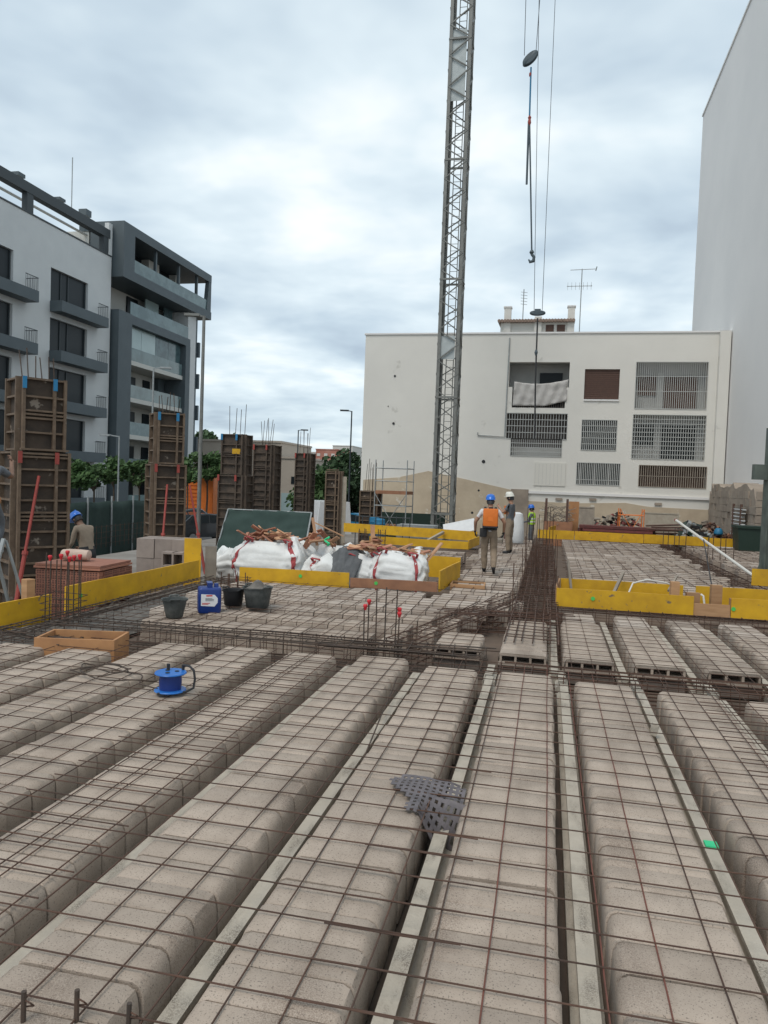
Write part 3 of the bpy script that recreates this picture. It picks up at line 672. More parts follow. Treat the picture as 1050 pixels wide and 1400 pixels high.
bag('low white bag behind the starter cage, half hidden by its neighbour', (BX(303), 13.9, bz), .2, .7, .9, .66, 5, straps=0)
bag('white bag lying deeper behind the row of rubble bags', (-3.2, 14.6, bz), .3, 1.1, .9, .85, 6, sag=.2, straps=1)
# grey tarpaulin over the second bag
q = MB(); n = 26; vs = []
for j in range(n+1):
    for i in range(n+1):
        u, v = i/n-.5, j/n-.5
        r_ = math.hypot(u*1.1, v)
        z = .80 - 1.25*max(0, -v-.02)*(1 if abs(u) < .4 else .9) - .5*max(0, abs(u)-.22) + .07*noise.noise(Vector((u*6, v*6, 2))) + .03*noise.noise(Vector((u*15, v*15, 8)))
        vs.append((BX(478)+u*.62*(1-.45*max(0, -v)*1.7), 13.22+v*.8, bz+z+.06))
q.add(vs, [(j*(n+1)+i, j*(n+1)+i+1, (j+1)*(n+1)+i+1, (j+1)*(n+1)+i) for j in range(n) for i in range(n)])
o = q.build('tarpaulin', MT['tarp'], smooth='all'); o.modifiers.new('s', 'SOLIDIFY').thickness = .006
tag(o, 'crumpled dark grey tarpaulin sagging between the white bags', 'tarpaulin')
# broken timber
sm = []
for i in range(10):
    q = MB(); Ln = random.uniform(.22, .52); w = random.uniform(.05, .12); th = random.uniform(.018, .035)
    q.box((0, 0, 0), (Ln, w, th)); sm.append((q.mesh('timber_offcut', MT['offcut' if i % 3 else 'offcutred']), Ln))
def heap(n, cx, cy, cz, rx, ry, rz_, label, grp, steep=.5):
    for i in range(n):
        me, Ln = random.choice(sm); a = random.uniform(0, 6.3); r_ = random.random()**.6
        x = cx+rx*r_*math.cos(a); y = cy+ry*r_*math.sin(a); z = cz+rz_*(1-r_)*random.random()
        o = inst('timber_offcut', me, None, (x, y, z), (jit(.5), jit(steep), random.gauss(.35, .9)))
        tag(o, label, 'timber offcut', grp)
heap(30, BX(366), 13.45, .68, .52, .36, .26, 'splintered timber offcut heaped on the first white bag', 'offcuts on the first bag', .7)
heap(12, BX(432), 13.5, .66, .28, .3, .22, 'broken timber piece heaped beside the grey tarpaulin', 'offcuts by the tarpaulin', .8)
heap(18, BX(508), 13.5, .60, .42, .3, .2, 'reddish timber offcut heaped on the slumped bag', 'offcuts on the slumped bag', .35)
heap(7, BX(556), 13.45, .58, .36, .3, .1, 'timber piece lying on the crumpled last bag', 'offcuts on the last bag', .3)
for lab, a, b, w in (('long splintered lath sticking up from the first bag', (-4.15, 13.3, .6), (-4.32, 13.5, 1.1), .05), ('long lath slanting right from the first bag', (-4.25, 13.4, 1.02), (-3.7, 13.5, .78), .03),
                     ('upright plank between tarpaulin and slumped bag', (-3.16, 13.7, .3), (-3.22, 13.8, 1.0), .08), ('pale board scrap leaning out of the last bag', (-2.15, 13.4, .35), (-1.85, 13.55, .75), .13)):
    q = MB(); q.bar(a, b, w, .022); tag(q.build('timber_lath', MT['offcut']), lab, 'timber')
q = MB(); q.tube([(-3.93+.05*math.sin(i), 13.2+.03*math.cos(i*1.3), .62+.02*i) for i in range(9)], .02, 6); tag(q.build('green_rope', MT['greenspray'], smooth=True), 'bit of bright green rope by the grey tarpaulin', 'rope')
# green net panel leaning behind the bags
def netpanel(label, a, b, c, d):
    a, b, c, d = map(Vector, (a, b, c, d)); q = MB(); n = 22; vs = []
    nrm = (b-a).cross(d-a).normalized()
    for j in range(n+1):
        for i in range(n+1):
            p = a.lerp(b, i/n).lerp(d.lerp(c, i/n), j/n); vs.append(p+nrm*(.05*noise.noise(Vector((i*.3, j*.22, a.x)))+.012*math.sin(i*1.9+j*.3)))
    q.add(vs, [(j*(n+1)+i, j*(n+1)+i+1, (j+1)*(n+1)+i+1, (j+1)*(n+1)+i) for j in range(n) for i in range(n)])
    t = thing('leaning_net_fence', label, 'net fence', a); mi = Matrix.Translation(-a)
    o = q.build('net', MT['greennet'], t, smooth='all'); o.location = -a; o.modifiers.new('s', 'SOLIDIFY').thickness = .01
    for p_, q_ in ((b, c), (a, d)):
        z = MB(); z.tube([p_-a, q_-a], .022, 8); z.build('post', MT['galv'], t, smooth=True)
    z = MB(); z.tube([d-a, c-a], .016, 8); z.build('rail', MT['galv'], t, smooth=True)
    return t
netpanel('dark green net panel leaning behind the white rubble bags', GY(292, 765, 17.6), GY(418, 745, 17.6), GY(426, 701, 18.1), GY(312, 696, 18.1))
# ================================================================== left yard: pallets, columns, fence
p = Vector((-6.66, 9.85, -.85)); t = thing('brick_pallet', 'pallet of red hollow bricks wrapped in a strap, by the starter cage', 'brick pallet', p, RAD(4))
q = MB(); q.b(-.5, .5, -.45, .45, .0, .03); q.b(-.5, -.4, -.45, .45, -.0, .12); q.b(.4, .5, -.45, .45, -.0, .12); q.b(-.5, .5, -.45, .45, .12, .14); q.build('pallet', MT['woodgrey'], t)
hb = MB(); hb.b(-.118, .118, -.055, .055, -.0325, .0325); hb.cur = 1
for r_ in range(2):
    for c_ in range(5): hb.b(-.105+.0425*c_, -.105+.0425*c_+.03, -.0565, -.0545, -.024+.028*r_, -.004+.028*r_)
HB = hb.mesh('hollow_brick', [MT['brickred'], MT['brickhole']])
sb = MB(); sb.b(-.115, .115, -.055, .055, -.0325, .0325); SB = sb.mesh('brick', MT['brickred'])
for L_ in range(16):
    z = .175+.069*L_
    for i in range(4): inst('brick', HB, t, (-.366+.244*i+jit(.004), -.40+jit(.006), z), (0, 0, jit(.01)))
    for i in range(4): inst('brick', HB, t, (.44+jit(.004), -.22+.244*i*.83, z), (0, 0, math.pi/2+jit(.01)))
q = MB(); q.b(-.48, .37, -.33, .45, .14, 1.23); q.build('brick_core', MT['brickred'], t)
for i in range(2):
    q = MB(); q.box((0, 0, 1.28+.035*i), (1.02-.03*i, .95-.02*i, .03)); q.build('cover_tile', MT['brickred'], t, rz=.01*i)
q = MB(); q.lathe([(.03, -.22), (.1, -.2), (.115, -.1), (.11, .1), (.1, .19), (.02, .22)], 14, c=(0, 0, 0), rot=Matrix.Rotation(math.pi/2, 3, 'Y'), sx=.75)
o = q.build('paper_sack', MT['sackpaper'], smooth=True); o.location = (-6.8, 9.85, .57); o.rotation_euler = (0, 0, .2); tag(o, 'plump paper sack lying on top of the red brick pallet', 'sack')
# grey hollow blocks stacked beyond
def gblock(w, d, h):
    q = MB(); q.b(-w/2, w/2, -d/2, d/2, -h/2, h/2); return q.mesh('grey_brick', MT['brickgrey'])
GB1 = gblock(.33, .30, .36); 
q = MB(); w, d, h = .62, .3, .5
q.b(-w/2, w/2, d/2-.02, d/2, -h/2, h/2)
for i in range(4): q.b(-w/2+i*.195, -w/2+i*.195+.035, -d/2, d/2-.02, -h/2, h/2)
for z in (-h/2, -.0175, h/2-.035): q.b(-w/2+.035, w/2, -d/2+.002, d/2-.02, z, z+.035)
GBH = q.mesh('hollow_grey_block', MT['brickgrey'])
bx = GX(222, 742, -6.75); t = thing('block_stack', 'stack of large grey-pink hollow blocks behind the long yellow board', 'block stack', (-6.72, 13.0, -.85), RAD(8))
for L_ in range(4):
    for i in range(3):
        inst('block', GB1, t, (-.62+.34*i, -.1+jit(.01), .18+.365*L_), (0, 0, jit(.02)))
        inst('block', GB1, t, (-.62+.34*i, .22+jit(.01), .18+.365*L_), (0, 0, jit(.02)))
inst('hollow_block', GBH, t, (.12, -.42, 1.0), (0, 0, 0)); q = MB(); q.b(-.45, .45, -.6, -.25, 0, .74); q.build('lower_blocks', MT['brickgrey'], t)
def form_column(label, px, ybase, z0, w, dp, th, hl, hu, side=1, braces=(), marks=True, dark=False, plank=False, rb=6, d=None, rbh=.55, wu=None):
    # px: image x of the middle; placed at distance d along the ground
    v = ray(px, 660); v = Vector((v.x, v.y, 0)).normalized(); loc = Vector((v.x*d, v.y*d, z0))
    rz = math.atan2(v.y, v.x)-math.pi/2 + side*RAD(th)
    t = thing('column_formwork', label, 'formwork', loc, rz)
    m1, m2 = ('formdark', 'formdark') if dark else ('formface', 'formsteel')
    def tier(w, dp, za, zb, ribs, tagm):
        for nm, c, s_ in (('panel', (0, -dp/2, 0), (w, .03, zb-za)), ('panel', (0, dp/2, 0), (w, .03, zb-za)), ('panel', (-w/2+.02, 0, 0), (.03, dp-.034, zb-za-.004)), ('panel', (w/2-.02, 0, 0), (.03, dp-.034, zb-za-.004))):
            q = MB(); q.box((0, 0, 0), s_); q.build(nm, MT[m1], t, loc=(c[0], c[1], (za+zb)/2))
        rf = MB(); rf.box((0, 0, 0), (w-.09, .075, .035)); RF = rf.mesh('rib', MT[m2])
        rs_ = MB(); rs_.box((0, 0, 0), (.075, dp-.09, .035)); RS = rs_.mesh('rib', MT[m2])
        for i in range(ribs+1):
            z = za+.03+(zb-za-.06)*i/ribs
            inst('rib', RF, t, (0, -dp/2-.05, z+jit(.008)), (0, jit(.006), 0)); inst('rib', RS, t, (-side*(w/2+.032), 0, z))
            if i % 4 == 2:
                inst('rib', RF, t, (0, -dp/2-.05, z+.07)); inst('rib', RF, t, (0, -dp/2-.05, z-.07))
        vr = MB(); vr.box((0, 0, 0), (.05, .095, zb-za)); VR = vr.mesh('stile', MT[m2])
        for x in (-w/2+.03, w*.22, w/2-.03): inst('stile', VR, t, (x, -dp/2-.06, (za+zb)/2))
        inst('stile', VR, t, (-side*(w/2+.04), -dp/2+.04, (za+zb)/2), (0, 0, math.pi/2)); inst('stile', VR, t, (-side*(w/2+.04), dp/2-.04, (za+zb)/2), (0, 0, math.pi/2))
        q = MB(); q.b(-w/2+.01, w/2-.01, -dp/2-.0, dp/2, zb-.05, zb-.02); q.build('fill', MT['formdark'], t)
        if marks:
            for x in (-w/2+.03, w*.22):
                q = MB(); q.box((0, 0, 0), (.075, .012, .22)); q.build('corner_mark', MT[tagm], t, loc=(x, -dp/2-.118, zb-.11))
    tier(w, dp, 0, hl, max(6, int(hl/.3)), 'redpaint')
    if hu:
        wu = wu or w*.84; tier(wu, dp*.84, hl+.004, hl+hu, max(4, int(hu/.3)), 'bluepaint')
    top = hl+(hu or 0)
    for i in range(rb):
        x = -w*.32+w*.64*i/(rb-1); q = MB(); q.tube([(x, jit(.15), top-.1), (x+jit(.02), jit(.15), top+rbh*random.uniform(.75, 1.1))], .011, 5); q.build('rebar', MT['rebardk'], t)
    for (x0, za, x1, yo, mt_) in braces:
        q = MB(); a = Vector((x0, -dp/2-.14, za)); b = Vector((x1, -dp/2-yo, .02)); mid = a.lerp(b, .55)
        q.tube([a, mid], .028, 8); br = q.build('brace', MT[mt_], t, smooth=True)
        q = MB(); q.tube([mid, b], .040, 8); q.tube([mid+(a-mid).normalized()*.02, mid-(a-mid).normalized()*.05], .055, 8); q.build('outer_tube', MT[mt_], br, smooth=True)
    if plank:
        q = MB(); q.box((w/2+.13, -dp/2+.1, top*.5-.1), (.24, .05, top-.2)); q.build('plank', MT['ply'], t)
    return t
ZY = -.85
form_column('tallest brown column formwork with a red prop, beside the bent worker', 49, 815, ZY, .95, .85, 17, 3.0, 1.38, 1, braces=((-.12, 2.55, -.62, .5, 'redpaint'),), d=15.9)
form_column('brown column formwork with red props behind the grey block stack', 228, 760, ZY, .86, .8, 12, 2.95, 1.4, 1, braces=((-.1, 2.4, -.4, .9, 'redpaint'), (.5, 2.4, .85, .7, 'redpaint')), d=21.6)
form_column('dark column formwork with a yellow plate above the green net panel', 322, 740, ZY, .95, .75, 24, 2.75, 1.45, -1, d=27.5, dark=True, rb=4, rbh=1.1, wu=.82)
form_column('dark narrow column formwork second beyond the yellow plated one', 364, 740, ZY, .82, .75, 24, 4.05, 0, -1, d=31.5, dark=True, rb=6, rbh=1.1)
form_column('slim dark column formwork in front of the white van', 416, 740, ZY, .66, .6, 24, 3.9, 0, -1, d=35, dark=True, rb=6, rbh=1.2)
form_column('column formwork with a tall plywood plank beside it', 456, 740, ZY, .56, .5, 8, 3.05, 0, -1, d=29, plank=True, marks=False, rb=2, rbh=.15)
form_column('low column formwork with a mesh of bars above, near the scaffold', 507, 720, ZY, .72, .6, 20, 2.3, 0, -1, d=33, marks=False, rb=6, rbh=1.3)
q = MB(); q.b(-.14, .14, -.01, .01, -.09, .09); v = ray(323, 617); k = 27.02/math.hypot(v.x, v.y); o = q.build('warning_plate', MT['yellow']); o.location = CAM+v*k; o.rotation_euler = (0, 0, math.atan2(v.y, v.x)-math.pi/2); tag(o, 'small yellow plate fixed on the dark column formwork', 'sign')
# site fence with green net
t = thing('net_fence', 'long dark green net fence along the street behind the bent worker', 'net fence', (0, 0, 0))
q = MB(); vs = []; n = 60; A = Vector((-21, 17.5, 0)); B = Vector((-9.8, 30.5, 0))
A = GY(-40, 700, 17.5); A.z = 0; B = GY(240, 700, 31); B.z = 0
dn = (B-A).normalized(); nn_ = Vector((-dn.y, dn.x, 0))
for j in range(9):
    for i in range(n+1):
        p = A.lerp(B, i/n); vs.append(p+nn_*(.05*noise.noise(Vector((i*.4, j*.4, 0)))) + Vector((0, 0, -1.4+2.15*j/8+.02*math.sin(i*.8))))
q.add(vs, [(j*(n+1)+i, j*(n+1)+i+1, (j+1)*(n+1)+i+1, (j+1)*(n+1)+i) for j in range(8) for i in range(n)]); o = q.build('net', MT['greennet'], t, smooth='all'); o.modifiers.new('s', 'SOLIDIFY').thickness = .01
for i in range(8):
    p = A.lerp(B, (i+.5)/8)-nn_*.06; q = MB(); q.tube([p+Vector((0, 0, -1.6)), p+Vector((0, 0, .95))], .035, 8); q.build('post', MT['galv'], t, smooth=True)
q = MB()
for i in range(40):
    p = A.lerp(B, i/40)-nn_*.5; q.tube([p+Vector((0, 0, -.85)), p+Vector((0, 0, -.05))], .012, 4)
for z in (-.7, -.5, -.3, -.1): q.tube([A-nn_*.5+Vector((0, 0, z)), B-nn_*.5+Vector((0, 0, z))], .01, 4)
tag(q.build('standing_mesh', MT['rebardk']), 'upright rusty mesh sheets standing in front of the green net fence', 'wire mesh')
# ladder at the frame edge
t = thing('ladder', 'aluminium step ladder carrying the worker at the frame edge', 'ladder', (*G(2, 822, -.5)[:2], -.85), RAD(-20))
L0 = Vector((0, 0, -.85)); 
for s_ in (-1, 1):
    q = MB(); q.bar((.23*s_, -.5, 0), (.16*s_, 0, 1.75), .06, .025); q.build('stile', MT['galv'], t)
    q = MB(); q.bar((.24*s_, .55, 0), (.16*s_, .03, 1.72), .05, .022); q.build('rear_leg', MT['galv'], t)
for i in range(6):
    f_ = (i+.7)/6.3; q = MB(); q.b(-.23+.07*f_, .23-.07*f_, -.5+.5*f_-.045, -.5+.5*f_+.045, 1.75*f_-.012, 1.75*f_+.012); q.build('rung', MT['galv'], t)
# ================================================================== people
def person(label, loc, rz, J, H, mats, extra=None, helmet='helmetblue', hair='black', face_mat='skin'):
    """J: joints of a 1.75 m figure in local axes (x right, y forward)"""
    t = thing('person', label, 'person', loc, rz); sc = H/1.78; t.scale = (sc, sc, sc)
    V = []; R = []; Eg = []; Tg = []
    def add(p, r, par, tg):
        V.append(Vector(p)); R.append(r if isinstance(r, tuple) else (r, r)); Tg.append(tg)
        if par is not None: Eg.append((par, len(V)-1))
        return len(V)-1
    pel = add(J['pelvis'], (.155, .115), None, 'leg')
    wa = add(J['waist'], (.14, .105), pel, 'top'); ch = add(J['chest'], (.165, .12), wa, 'top'); nb = add(J['neckb'], (.085, .075), ch, 'top')
    nk = add(J['neck'], .058, nb, 'skin'); 
    hd = Vector(J['head']); nkv = Vector(J['neck']); up_ = (hd-nkv).normalized()
    h1 = add(hd-up_*.055, (.068, .078), nk, 'skin'); h2 = add(hd+up_*.02, (.078, .095), h1, 'skin'); h3 = add(hd+up_*.085, (.062, .075), h2, 'skin')
    fw_ = Vector(J.get('face', (0, 1, 0))).normalized()
    for s_, n_ in ((-1, 'l'), (1, 'r')):
        sh = add(J['sh_'+n_], .068, ch, 'top'); el0 = add(Vector(J['sh_'+n_]).lerp(Vector(J['el_'+n_]), .62), .055, sh, 'sleeve'); el = add(J['el_'+n_], .044, el0, 'arm'); wr = add(J['wr_'+n_], .030, el, 'arm')
        w_ = Vector(J['wr_'+n_]); dr = (w_-Vector(J['el_'+n_])).normalized(); add(w_+dr*.07, (.040, .024), wr, 'hand')
        hp = add(J['hp_'+n_], .108, pel, 'leg'); kn0 = add(Vector(J['hp_'+n_]).lerp(Vector(J['kn_'+n_]), .5), .100, hp, 'leg'); kn = add(J['kn_'+n_], .082, kn0, 'leg'); cf = add(Vector(J['kn_'+n_]).lerp(Vector(J['an_'+n_]), .35), .080, kn, 'leg'); an = add(J['an_'+n_], .066, cf, 'leg')
        a_ = Vector(J['an_'+n_]); td = Vector(J.get('toe_'+n_, (0, 1, 0))).normalized(); he = add(a_+Vector((0, 0, -.055)), (.046, .04), an, 'shoe'); add(a_+td*.09+Vector((0, 0, -.06)), (.045, .035), he, 'shoe'); add(a_+td*.17+Vector((0, 0, -.065)), (.036, .026), len(V)-1, 'shoe')
    me = bpy.data.meshes.new('tmp'); me.from_pydata([tuple(v) for v in V], Eg, []); o = bpy.data.objects.new('tmp', me); COL.objects.link(o)
    md = o.modifiers.new('k', 'SKIN'); md.use_smooth_shade = True
    for i, sv in enumerate(me.skin_vertices[0].data): sv.radius = R[i]; sv.use_root = (i == 0)
    ss = o.modifiers.new('b', 'SUBSURF'); ss.levels = 2; ss.render_levels = 2
    bpy.context.view_layer.update(); dg = bpy.context.evaluated_depsgraph_get(); bm_ = bpy.data.meshes.new_from_object(o.evaluated_get(dg)); bpy.data.objects.remove(o)
    keys = ['skin', 'top', 'sleeve', 'arm', 'hand', 'leg', 'shoe']; ml = [MT[mats.get(k, {'sleeve': mats['top'], 'arm': 'skin', 'hand': mats.get('arm', 'skin'), 'skin': 'skin', 'shoe': 'black'}.get(k, 'skin'))] for k in keys]
    tv = [tuple(v.co) for v in bm_.vertices]; tf = [tuple(p.vertices) for p in bm_.polygons]
    q = MB(); q.v = [Vector(v) for v in tv]; q.f = tf
    segs = [(V[a], V[b], Tg[b]) for a, b in Eg]
    for p in bm_.polygons:
        c = p.center; best = 9; tg = 'top'
        for a, b, g in segs:
            ab = b-a; u = max(0, min(1, (c-a).dot(ab)/max(1e-9, ab.length_squared))); dd = (a+ab*u-c).length
            if dd < best: best = dd; tg = g
        q.m.append(keys.index(tg))
    # cloth folds
    cl = {}
    for f_, mi in zip(q.f, q.m):
        for vi in f_: cl[vi] = mi
    q.v = [v + (noise.noise_vector(v*11)*.012 if cl.get(i, 0) in (1, 2, 5) else Vector()) for i, v in enumerate(q.v)]
    # fingers and thumb
    q.cur = 4
    for n_, s_ in (('l', -1), ('r', 1)):
        w_ = Vector(J['wr_'+n_]); dr = (w_-Vector(J['el_'+n_])).normalized(); pal = w_+dr*.085; side = dr.cross(Vector((s_, .2, 0))).normalized(); cr_ = dr.cross(side)
        for k, ln in enumerate((.068, .078, .074, .056)):
            b_ = pal+side*(-.027+.018*k); q.tube([b_-dr*.02, b_+dr*ln*.5+cr_*.012, b_+dr*ln*.85+cr_*.035, b_+dr*ln*.9+cr_*.055], [.009, .0088, .008, .006], 6)
        b_ = w_+dr*.03-side*.028; q.tube([b_, b_-side*.02+dr*.03+cr_*.012, b_-side*.022+dr*.055+cr_*.03], [.011, .010, .007], 6)
    # ears, nose, brow
    q.cur = 0; rt_ = fw_.cross(up_).normalized()
    q.tube([hd+fw_*.085+up_*.02, hd+fw_*.112-up_*.015, hd+fw_*.088-up_*.026], [.008, .014, .01], 6)
    for s_ in (-1, 1): q.tube([hd+rt_*s_*.074+up_*.02, hd+rt_*s_*.088, hd+rt_*s_*.074-up_*.03], [.008, .016, .008], 6)
    body = q.build('body', ml, t, smooth='all')
    e = MB()
    for s_ in (-1, 1): e.lathe([(.001, -.008), (.009, -.004), (.009, .004), (.001, .008)], 8, c=hd+fw_*.084+rt_*s_*.032+up_*.018)
    e.build('eyes', MT['black'], t)
    e = MB(); e.tube([hd+fw_*.086-rt_*.024-up_*.05, hd+fw_*.092-up_*.052, hd+fw_*.086+rt_*.024-up_*.05], .005, 6); e.build('mouth', MT['redstrap'], t)
    M_ = Matrix((rt_, fw_, up_)).transposed()
    hz_ = MB(); hz_.lathe([(.092, -.06), (.1, .0), (.1, .05), (.06, .11), (.01, .125)], 18, c=hd-fw_*.012, rot=M_, sx=.86, sy=1.0); hz_.build('hair', MT[hair], t, smooth=True) if hair else None
    hm = MB(); hm.lathe([(.128, .045), (.13, .05), (.122, .058), (.12, .09), (.105, .145), (.07, .18), (.02, .192), (.002, .193)], 24, c=hd, rot=M_, sx=.9, sy=1.05)
    hm.box(hd+fw_*.135+up_*.05, (.15, .06, .012), M_); hm.box(hd+up_*.178, (.03, .17, .03), M_)
    hl = hm.build('helmet', MT[helmet], t, smooth=45)
    if extra: extra(t, J)
    return t
STAND = dict(pelvis=(0, 0, .96), waist=(0, .01, 1.12), chest=(0, .0, 1.32), neckb=(0, -.01, 1.45), neck=(0, 0, 1.52), head=(0, .025, 1.63), sh_l=(-.185, -.01, 1.41), sh_r=(.185, -.01, 1.41),
             el_l=(-.26, -.03, 1.13), el_r=(.26, -.03, 1.13), wr_l=(-.27, .05, .9), wr_r=(.27, .05, .9), hp_l=(-.095, 0, .9), hp_r=(.095, 0, .9), kn_l=(-.11, .02, .5), kn_r=(.11, .02, .5), an_l=(-.115, -.01, .1), an_r=(.115, -.01, .1))
def backpack(t, J):
    q = MB(); rbox(q, .34, .17, .40, .035, z0=1.08); o = q.build('backpack_tank', MT['orange'], t, smooth=40); o.location = (.01, -.20, 0)
    q = MB(); q.lathe([(.05, 1.48), (.05, 1.51), (.045, 1.515)], 14); q.build('tank_lid', MT['black'], o, smooth=True)
    q = MB(); q.b(-.175, .175, -.09, .09, 1.05, 1.085); q.build('tank_base', MT['black'], o)
    q = MB(); q.b(-.06, .06, -.089, -.086, 1.2, 1.3); q.build('embossed_badge', MT['orange'], o)
    for s_ in (-1, 1):
        q = MB(); q.tube([(.09*s_, -.13, 1.46), (.11*s_, -.09, 1.50), (.125*s_, .02, 1.50), (.13*s_, .12, 1.40), (.12*s_, .14, 1.25), (.15*s_, .05, 1.12), (.15*s_, -.12, 1.1)], .022, 6); q.build('shoulder_strap', MT['black'], t, smooth=True)
    q = MB(); rbox(q, .16, .12, .2, .03, z0=.83); o2 = q.build('tool_pouch', MT['black'], t, smooth=40); o2.location = (-.14, -.12, 0)
    q = MB(); q.lathe([(.168, .985), (.172, 1.0), (.17, 1.03), (.165, 1.04)], 20, sy=.8); q.build('belt', MT['black'], t, smooth=True)
p = G(667, 783); J = dict(STAND); J.update(an_r=(.12, -.30, .17), kn_r=(.11, .02, .5), toe_r=(.1, .8, -.6), an_l=(-.09, .05, .09), kn_l=(-.10, .06, .5), el_l=(-.33, -.04, 1.17), wr_l=(-.33, .06, .96), el_r=(.33, -.04, 1.17), wr_r=(.32, .07, .95), head=(-.005, .05, 1.635))
person('worker in white shirt walking away with an orange sprayer backpack', (p.x, p.y, .0), RAD(4), J, 1.63, dict(top='shirtwhite', leg='khaki', hand='black'), backpack)
def orangevest(t, J):
    q = MB(); q.box((-.0, .13, 1.28), (.27, .05, .25)); q.build('orange_bib', MT['orange'], t)
p = G(697, 757); J = dict(STAND); J.update(el_l=(-.24, .15, 1.2), wr_l=(-.1, .32, 1.36), face=(0, 1, -.1))
person('worker in white helmet and grey shirt standing beyond the backpack worker', (p.x-.03, p.y, .0), RAD(75), J, 1.66, dict(top='greycloth', leg='khaki'), orangevest, 'helmetwhite')
def vest(t, J):
    q = MB(); n = 20; pr = [(.185, 1.0), (.19, 1.06), (.195, 1.2), (.2, 1.34), (.17, 1.45), (.13, 1.49)]
    q.lathe(pr, n, sx=1.0, sy=.78); o = q.build('hi_vis_vest', MT['hivis'], t, smooth=True)
    for z in (1.08, 1.2):
        q = MB(); q.lathe([(.197, z), (.2, z+.02), (.199, z+.05), (.195, z+.055)], n, sx=1.0, sy=.79); q.build('reflective_band', MT['reflect'], o, smooth=True)
q_ = GY(728, 691, 30.5); J = dict(STAND); J.update(el_l=(-.22, .1, 1.14), wr_l=(-.15, .3, 1.08), el_r=(.22, .1, 1.14), wr_r=(.15, .3, 1.08), face=(0, 1, -.15))
person('worker in yellow hi-vis vest and blue helmet near the scrap rack', (q_.x, 30.5, -.6), RAD(80), J, q_.z+.6, dict(top='greycloth', leg='greycloth', sleeve='greycloth', arm='greycloth', hand='skin'), vest)
J = dict(pelvis=(0, -.03, .94), waist=(0, .02, 1.09), chest=(0, .1, 1.27), neckb=(0, .15, 1.39), neck=(0, .2, 1.44), head=(0, .28, 1.52), face=(0, .75, -.65), sh_l=(-.18, .11, 1.35), sh_r=(.18, .11, 1.35), el_l=(-.24, .14, 1.06), el_r=(.24, .14, 1.06), wr_l=(-.15, .34, .94), wr_r=(.15, .34, .94),
         hp_l=(-.095, -.05, .86), hp_r=(.095, -.05, .86), kn_l=(-.11, .08, .48), kn_r=(.11, .08, .48), an_l=(-.115, -.05, .1), an_r=(.115, -.05, .1))
v = GX(105, 705, 0.0001) if False else None
d_ = 17.2; r_ = ray(103, 706); k = d_/math.hypot(r_.x, r_.y); hp = CAM+r_*k
person('bent worker in beige shirt and blue helmet by the tallest formwork', (hp.x+.22, hp.y+.1, ZY), RAD(75), J, hp.z-ZY+.2, dict(top='beigeshirt', leg='darkcloth', hand='skindk', skin='skindk', arm='beigeshirt'), None, 'helmetblue', 'black')
def belt(t, J):
    q = MB(); q.lathe([(.19, .93), (.2, .95), (.2, 1.0), (.19, 1.02)], 18, sy=.8); q.build('tool_belt', MT['ochre'], t, smooth=True)
    q = MB(); rbox(q, .15, .1, .26, .03, z0=.74); o = q.build('tool_pouch', MT['ochre'], t, smooth=40); o.location = (.14, -.14, 0)
J = dict(STAND); J.update(kn_r=(.13, .18, .62), an_r=(.13, .0, .28), el_r=(.27, .2, 1.3), wr_r=(.2, .4, 1.5), el_l=(-.27, .2, 1.3), wr_l=(-.2, .4, 1.5))
q_ = G(-8, 822, -.5); d_ = 11.2; r_ = ray(-21, 778); k = d_/math.hypot(r_.x, r_.y); ft = CAM+r_*k
person('worker with an ochre tool belt standing on the ladder', (ft.x, ft.y, ft.z), RAD(20), J, 1.68, dict(top='greycloth', leg='greycloth', arm='skindk', skin='skindk'), belt)
lad = bpy.data.objects['ladder']; lad.location = (ft.x+.22, ft.y-.05, -.85)
# ================================================================== buildings
def holes_wall(m, axis, plane0, plane1, u0, u1, z0, z1, rects):
    """wall slab with rectangular openings; axis 'y': plane is y, u is x; axis 'x': plane is x, u is y"""
    us = sorted({u0, u1, *[r[0] for r in rects], *[r[1] for r in rects]}); zs = sorted({z0, z1, *[r[2] for r in rects], *[r[3] for r in rects]})
    us = [u for u in us if u0 <= u <= u1]; zs = [z for z in zs if z0 <= z <= z1]
    for a, b in zip(us, us[1:]):
        run = None
        for c, d in zip(zs, zs[1:]):
            cu, cz = (a+b)/2, (c+d)/2; hole = any(r[0] < cu < r[1] and r[2] < cz < r[3] for r in rects)
            if hole:
                if run: emit(m, axis, plane0, plane1, a, b, *run); run = None
            else: run = (run[0], d) if run else (c, d)
        if run: emit(m, axis, plane0, plane1, a, b, *run)
def emit(m, axis, p0, p1, a, b, c, d):
    if axis == 'y': m.b(a, b, p0, p1, c, d)
    else: m.b(p0, p1, a, b, c, d)
# ---------------- apartment block on the street (white part)
AX = -33.6
t = thing('apartment_building', 'white tiled apartment block with dark cantilevered balconies and roof pergola', 'building', (AX, 41, -1.6)); LOC = Vector((AX, 41, -1.6))
def ab(x0, x1, y0, y1, z0, z1, name, mt, par=None, par_off=None, q=None):
    q = MB(); q.b(x0, x1, y0-41, y1-41, z0+1.6, z1+1.6); return q.build(name, MT[mt], par or t)
rects = []; ST = 3.36
cols = [(37.3, 41.55), (45.2, 49.4)]
for k in range(5):
    for a, b in cols: rects.append((a, b, 13.15-ST*k, 15.63-ST*k))
q = MB(); holes_wall(q, 'x', -.35, 0, 28-41, 52.3-41, 0, 20.0, [(a-41, b-41, c+1.6, d+1.6) for a, b, c, d in rects]); q.build('wall', MT['aptwhite'], t)
ab(-9, -.36, 28, 52.3, -1.6, 17.8, 'core', 'aptgrey')
